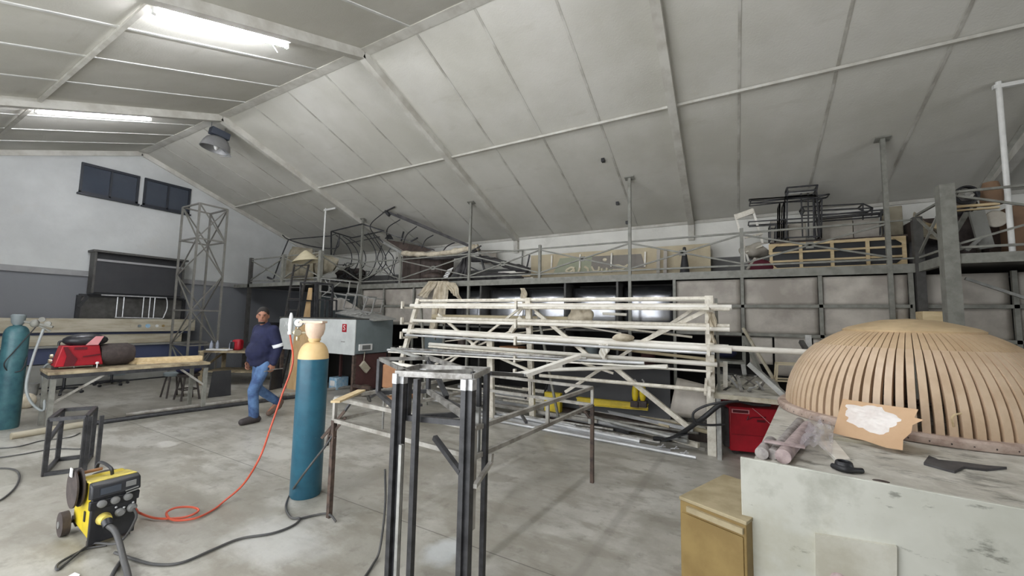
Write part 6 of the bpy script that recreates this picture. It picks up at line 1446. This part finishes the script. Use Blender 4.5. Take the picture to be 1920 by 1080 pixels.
def fr(pts, y, w, lab, depth=.4, ex=(), m='steelblk'): yfr('steel_stand', lab, pts, y, w*.75, m, depth, extra=ex, grp='steel stool frames stacked on the slatted panel')
fr([(1476, 352), (1533, 347), (1531, 357), (1477, 361)], yq, .03, 'topmost small dark steel frame of the stack', .25)
fr([(1475, 446), (1476, 361), (1531, 356), (1537, 443)], yq, .028, 'tall upright steel frame in the middle of the stack', .35, (((1505, 446), (1502, 362)), ((1516, 446), (1515, 362)), ((1526, 446), (1525, 362))))
MB().slab([Y(1479, 364, yq), Y(1526, 360, yq), Y(1526, 355, yq+.3), Y(1479, 358, yq+.3)], .02).build('grey_plate', 'galv', label='small grey plate lying in the top of the tall steel frame', cat='plate')
fr([(1406, 381), (1555, 364), (1530, 371), (1408, 376)], yq-.05, .022, 'long flat dark frame lying across the tall frame near its top', .2)
fr([(1405, 374), (1530, 366)], yq-.1, .022, 'thin dark bar pair lying across the tall frame, upper', .1)
fr([(1461, 446), (1462, 382)], yq, .028, 'narrow upright dark frame left of the tall frame', .3)
fr([(1468, 446), (1470, 380)], yq+.1, .022, 'second narrow upright dark frame left of the tall frame', .3)
fr([(1404, 416), (1475, 411), (1535, 408)], yq, .022, 'long dark bar frame lying at mid height across the stack', .3)
fr([(1444, 450), (1444, 422), (1456, 422), (1455, 450)], yq, .025, 'small low dark frame at the left of the stack', .3, (((1404, 425), (1456, 422)),))
fr([(1504, 388), (1618, 382), (1636, 390), (1508, 396)], yq+.1, .025, 'dark rectangular frame lying right of the tall frame, upper', .3, (((1618, 382), (1618, 412)), ((1636, 390), (1634, 405))))
fr([(1540, 404), (1660, 393), (1660, 398), (1540, 408)], yq-.02, .028, 'long dark steel frame sloping up to the right end of the stack', .3, (((1652, 396), (1650, 440)), ((1660, 394), (1656, 440))))
fr([(1540, 446), (1541, 374), (1531, 373)], yq-.05, .026, 'thin dark upright frame just right of the tall frame', .2)
for (a, b, m, lab) in (((1478, 420), (1512, 446), 'stack', 'grey-white carton inside the tall steel frame'), ((1540, 408), (1600, 440), 'stack', 'grey-white carton behind the frames, middle'), ((1600, 412), (1650, 442), 'sheet', 'brown-grey carton behind the frames, right'), ((1660, 388), (1695, 440), 'sack', 'tall brownish carton at the right of the frame stack behind the ceiling post'), ((1445, 412), (1475, 446), 'sheet', 'small dull carton left of the tall steel frame')):
    p, q = Y(*a, 8.55), Y(*b, 8.55); MB().box(p.x, q.x, 8.55, 8.8, zt0+.03, p.z).build('carton', m, label=lab, cat='carton', bevel=.01)
t = thing('wedge_crate', 'brown wooden crate with grey sides in the right gallery bend', 'crate', Y(1735, 480, 7.9))
a, b = Y(1712, 395, 8.3), Y(1762, 500, 8.3)
MB().box(a.x, b.x, 8.3, 8.9, DZ, Y(1712, 412, 8.3).z).build('body', 'brown', t); MB().slab([Y(1710, 440, 7.9), Y(1768, 452, 7.9), Y(1768, 440, 8.3), Y(1712, 400, 8.4)], .03).build('tilted_board', 'woodd', t)
MB().bar(Y(1730, 425, 7.9), Y(1768, 418, 7.9), .04).bar(Y(1735, 420, 7.9), Y(1766, 430, 7.9), .04).build('slats', 'wood', t)
blob(Y(1745, 482, 8.3), .42, .28, .26, 'greycloth', 'dark_sacks', 'dark sacks piled in the right gallery bend', 'sack', .3, 4)
# right wing clutter
yw = 7.3
t = thing('ventilator_fan', 'round dark desk fan on the right gallery behind the big post', 'fan', Y(1811, 372, yw))
fc = Y(1811, 366, yw)
MB().lathe([(.10, -.03), (.12, -.02), (.12, .02), (.10, .03)], fc, 28, (0, 1, 0), cap=False).build('guard_ring', 'black', t, solid=.01)
MB().tube([fc+Vector((.09*cos(k*PI/3), 0, .09*sin(k*PI/3))) for k in range(6)], .006, 6, closed=True).build('inner_ring', 'black', t)
MB().lathe([(.03, -.05), (.03, .05)], fc, 12, (0, 1, 0)).build('motor', 'galv', t); MB().bar(fc-Vector((0, 0, .10)), fc-Vector((0, 0, .22)), .04).build('stand', 'black', t)
t = thing('timber_table', 'pale timber table turned on its side on the right gallery', 'table', Y(1830, 450, yw))
MB().bar(Y(1782, 389, yw), Y(1873, 382, yw), .05, .03).bar(Y(1788, 396, yw), Y(1873, 389, yw), .05, .02).build('top_edge', 'wood', t)
MB().bar(Y(1830, 396, yw), Y(1850, 466, yw), .14, .04).build('grey_leg', 'benchgrey', t)
MB().bar(Y(1782, 440, yw), Y(1800, 470, yw), .10, .04).build('grey_leg', 'benchgrey', t); MB().bar(Y(1838, 446, yw-.05), Y(1812, 470, yw-.05), .04).build('strut', 'galv', t)
c_ = Y(1865, 411, yw+.1)
MB().lathe([(.10, 0), (.11, .02), (.10, .03)], c_, 28, (0, -1, 0)).build('round_plate', 'stack', label='round pale plate hanging on the right gallery beside the turned table', cat='plate')
MB().lathe([(.10, 0), (.11, .15), (.09, .22), (.07, .3)], Y(1860, 384, yw+.2), 20).build('brown_jar', 'card2', label='brown round jar standing on the turned table on the right gallery', cat='jar')
for (p0_, p1_, y_, m, lab) in (((1775, 400), (1830, 440), 7.9, 'rubber', 'dark brown box behind the turned table on the right gallery, left'), ((1780, 420), (1860, 466), 8.1, 'sheet', 'dull grey box behind the turned table on the right gallery, low'), ((1850, 400), (1895, 462), 7.9, 'brown', 'dark brown carton left of the thick white pole'), ((1897, 385), (1945, 462), 7.6, 'card2', 'tan cardboard carton right of the thick white pole')):
    p, q = Y(*p0_, y_), Y(*p1_, y_); MB().box(p.x, q.x, y_, y_+.4, max(DZ, q.z-.3 if m == 'rubber' else DZ), p.z).build('storage_box', m, label=lab, cat='box', bevel=.01)
blob(Y(1800, 385, 7.7), .18, .12, .14, 'greycloth', 'dark_bundle', 'dark bundle beside the round fan on the right gallery', 'bundle', .3, 5)
MB().bar(Y(1770, 548, 7.6), Y(1770, 548, 7.6)+Vector((.01, 0, .01)), .01)
# pale cartons on the floor behind the dome, seen beside the big post
p = Y(1730, 583, 7.4); q = Y(1768, 612, 7.4)
for k, lab in enumerate(('lower pale wooden crate in the stack behind the dome', 'middle pale wooden crate in the stack behind the dome', 'topmost pale wooden crate in the stack behind the dome')):
    h = p.z/3; MB().box(p.x, q.x+.35*0+.02, 7.4, 7.65, h*k+.002, h*(k+1)-.004).build('wooden_crate', 'wood', label=lab, cat='crate', group='crates stacked behind the dome', bevel=.006)
MB().bar(Y(1810, 522, 7.55), Y(1925, 560, 7.55), .035).build('leaning_pole', 'galv', label='grey pole leaning across the sheet cladding below the right gallery', cat='pole')
# dark spots on ceiling: small black vents
for (px, py, lab) in ((1131, 299, 'small black bracket on the roof slope, uppermost'), (1158, 380, 'small dark speck of a bracket on the roof slope, lower'), (1176, 416, 'small black bracket by the middle ceiling post')):
    d = ray(px, py); n_ = Vector((0, SL, 1)); p0_ = Vector((0, RY, RZ)); tt = (p0_-CAM).dot(n_)/d.dot(n_); q = CAM+d*tt
    MB().box(q.x-.03, q.x+.03, q.y-.04, q.y+.04, q.z-.05, q.z+.02).build('roof_bracket', 'black', label=lab, cat='bracket')
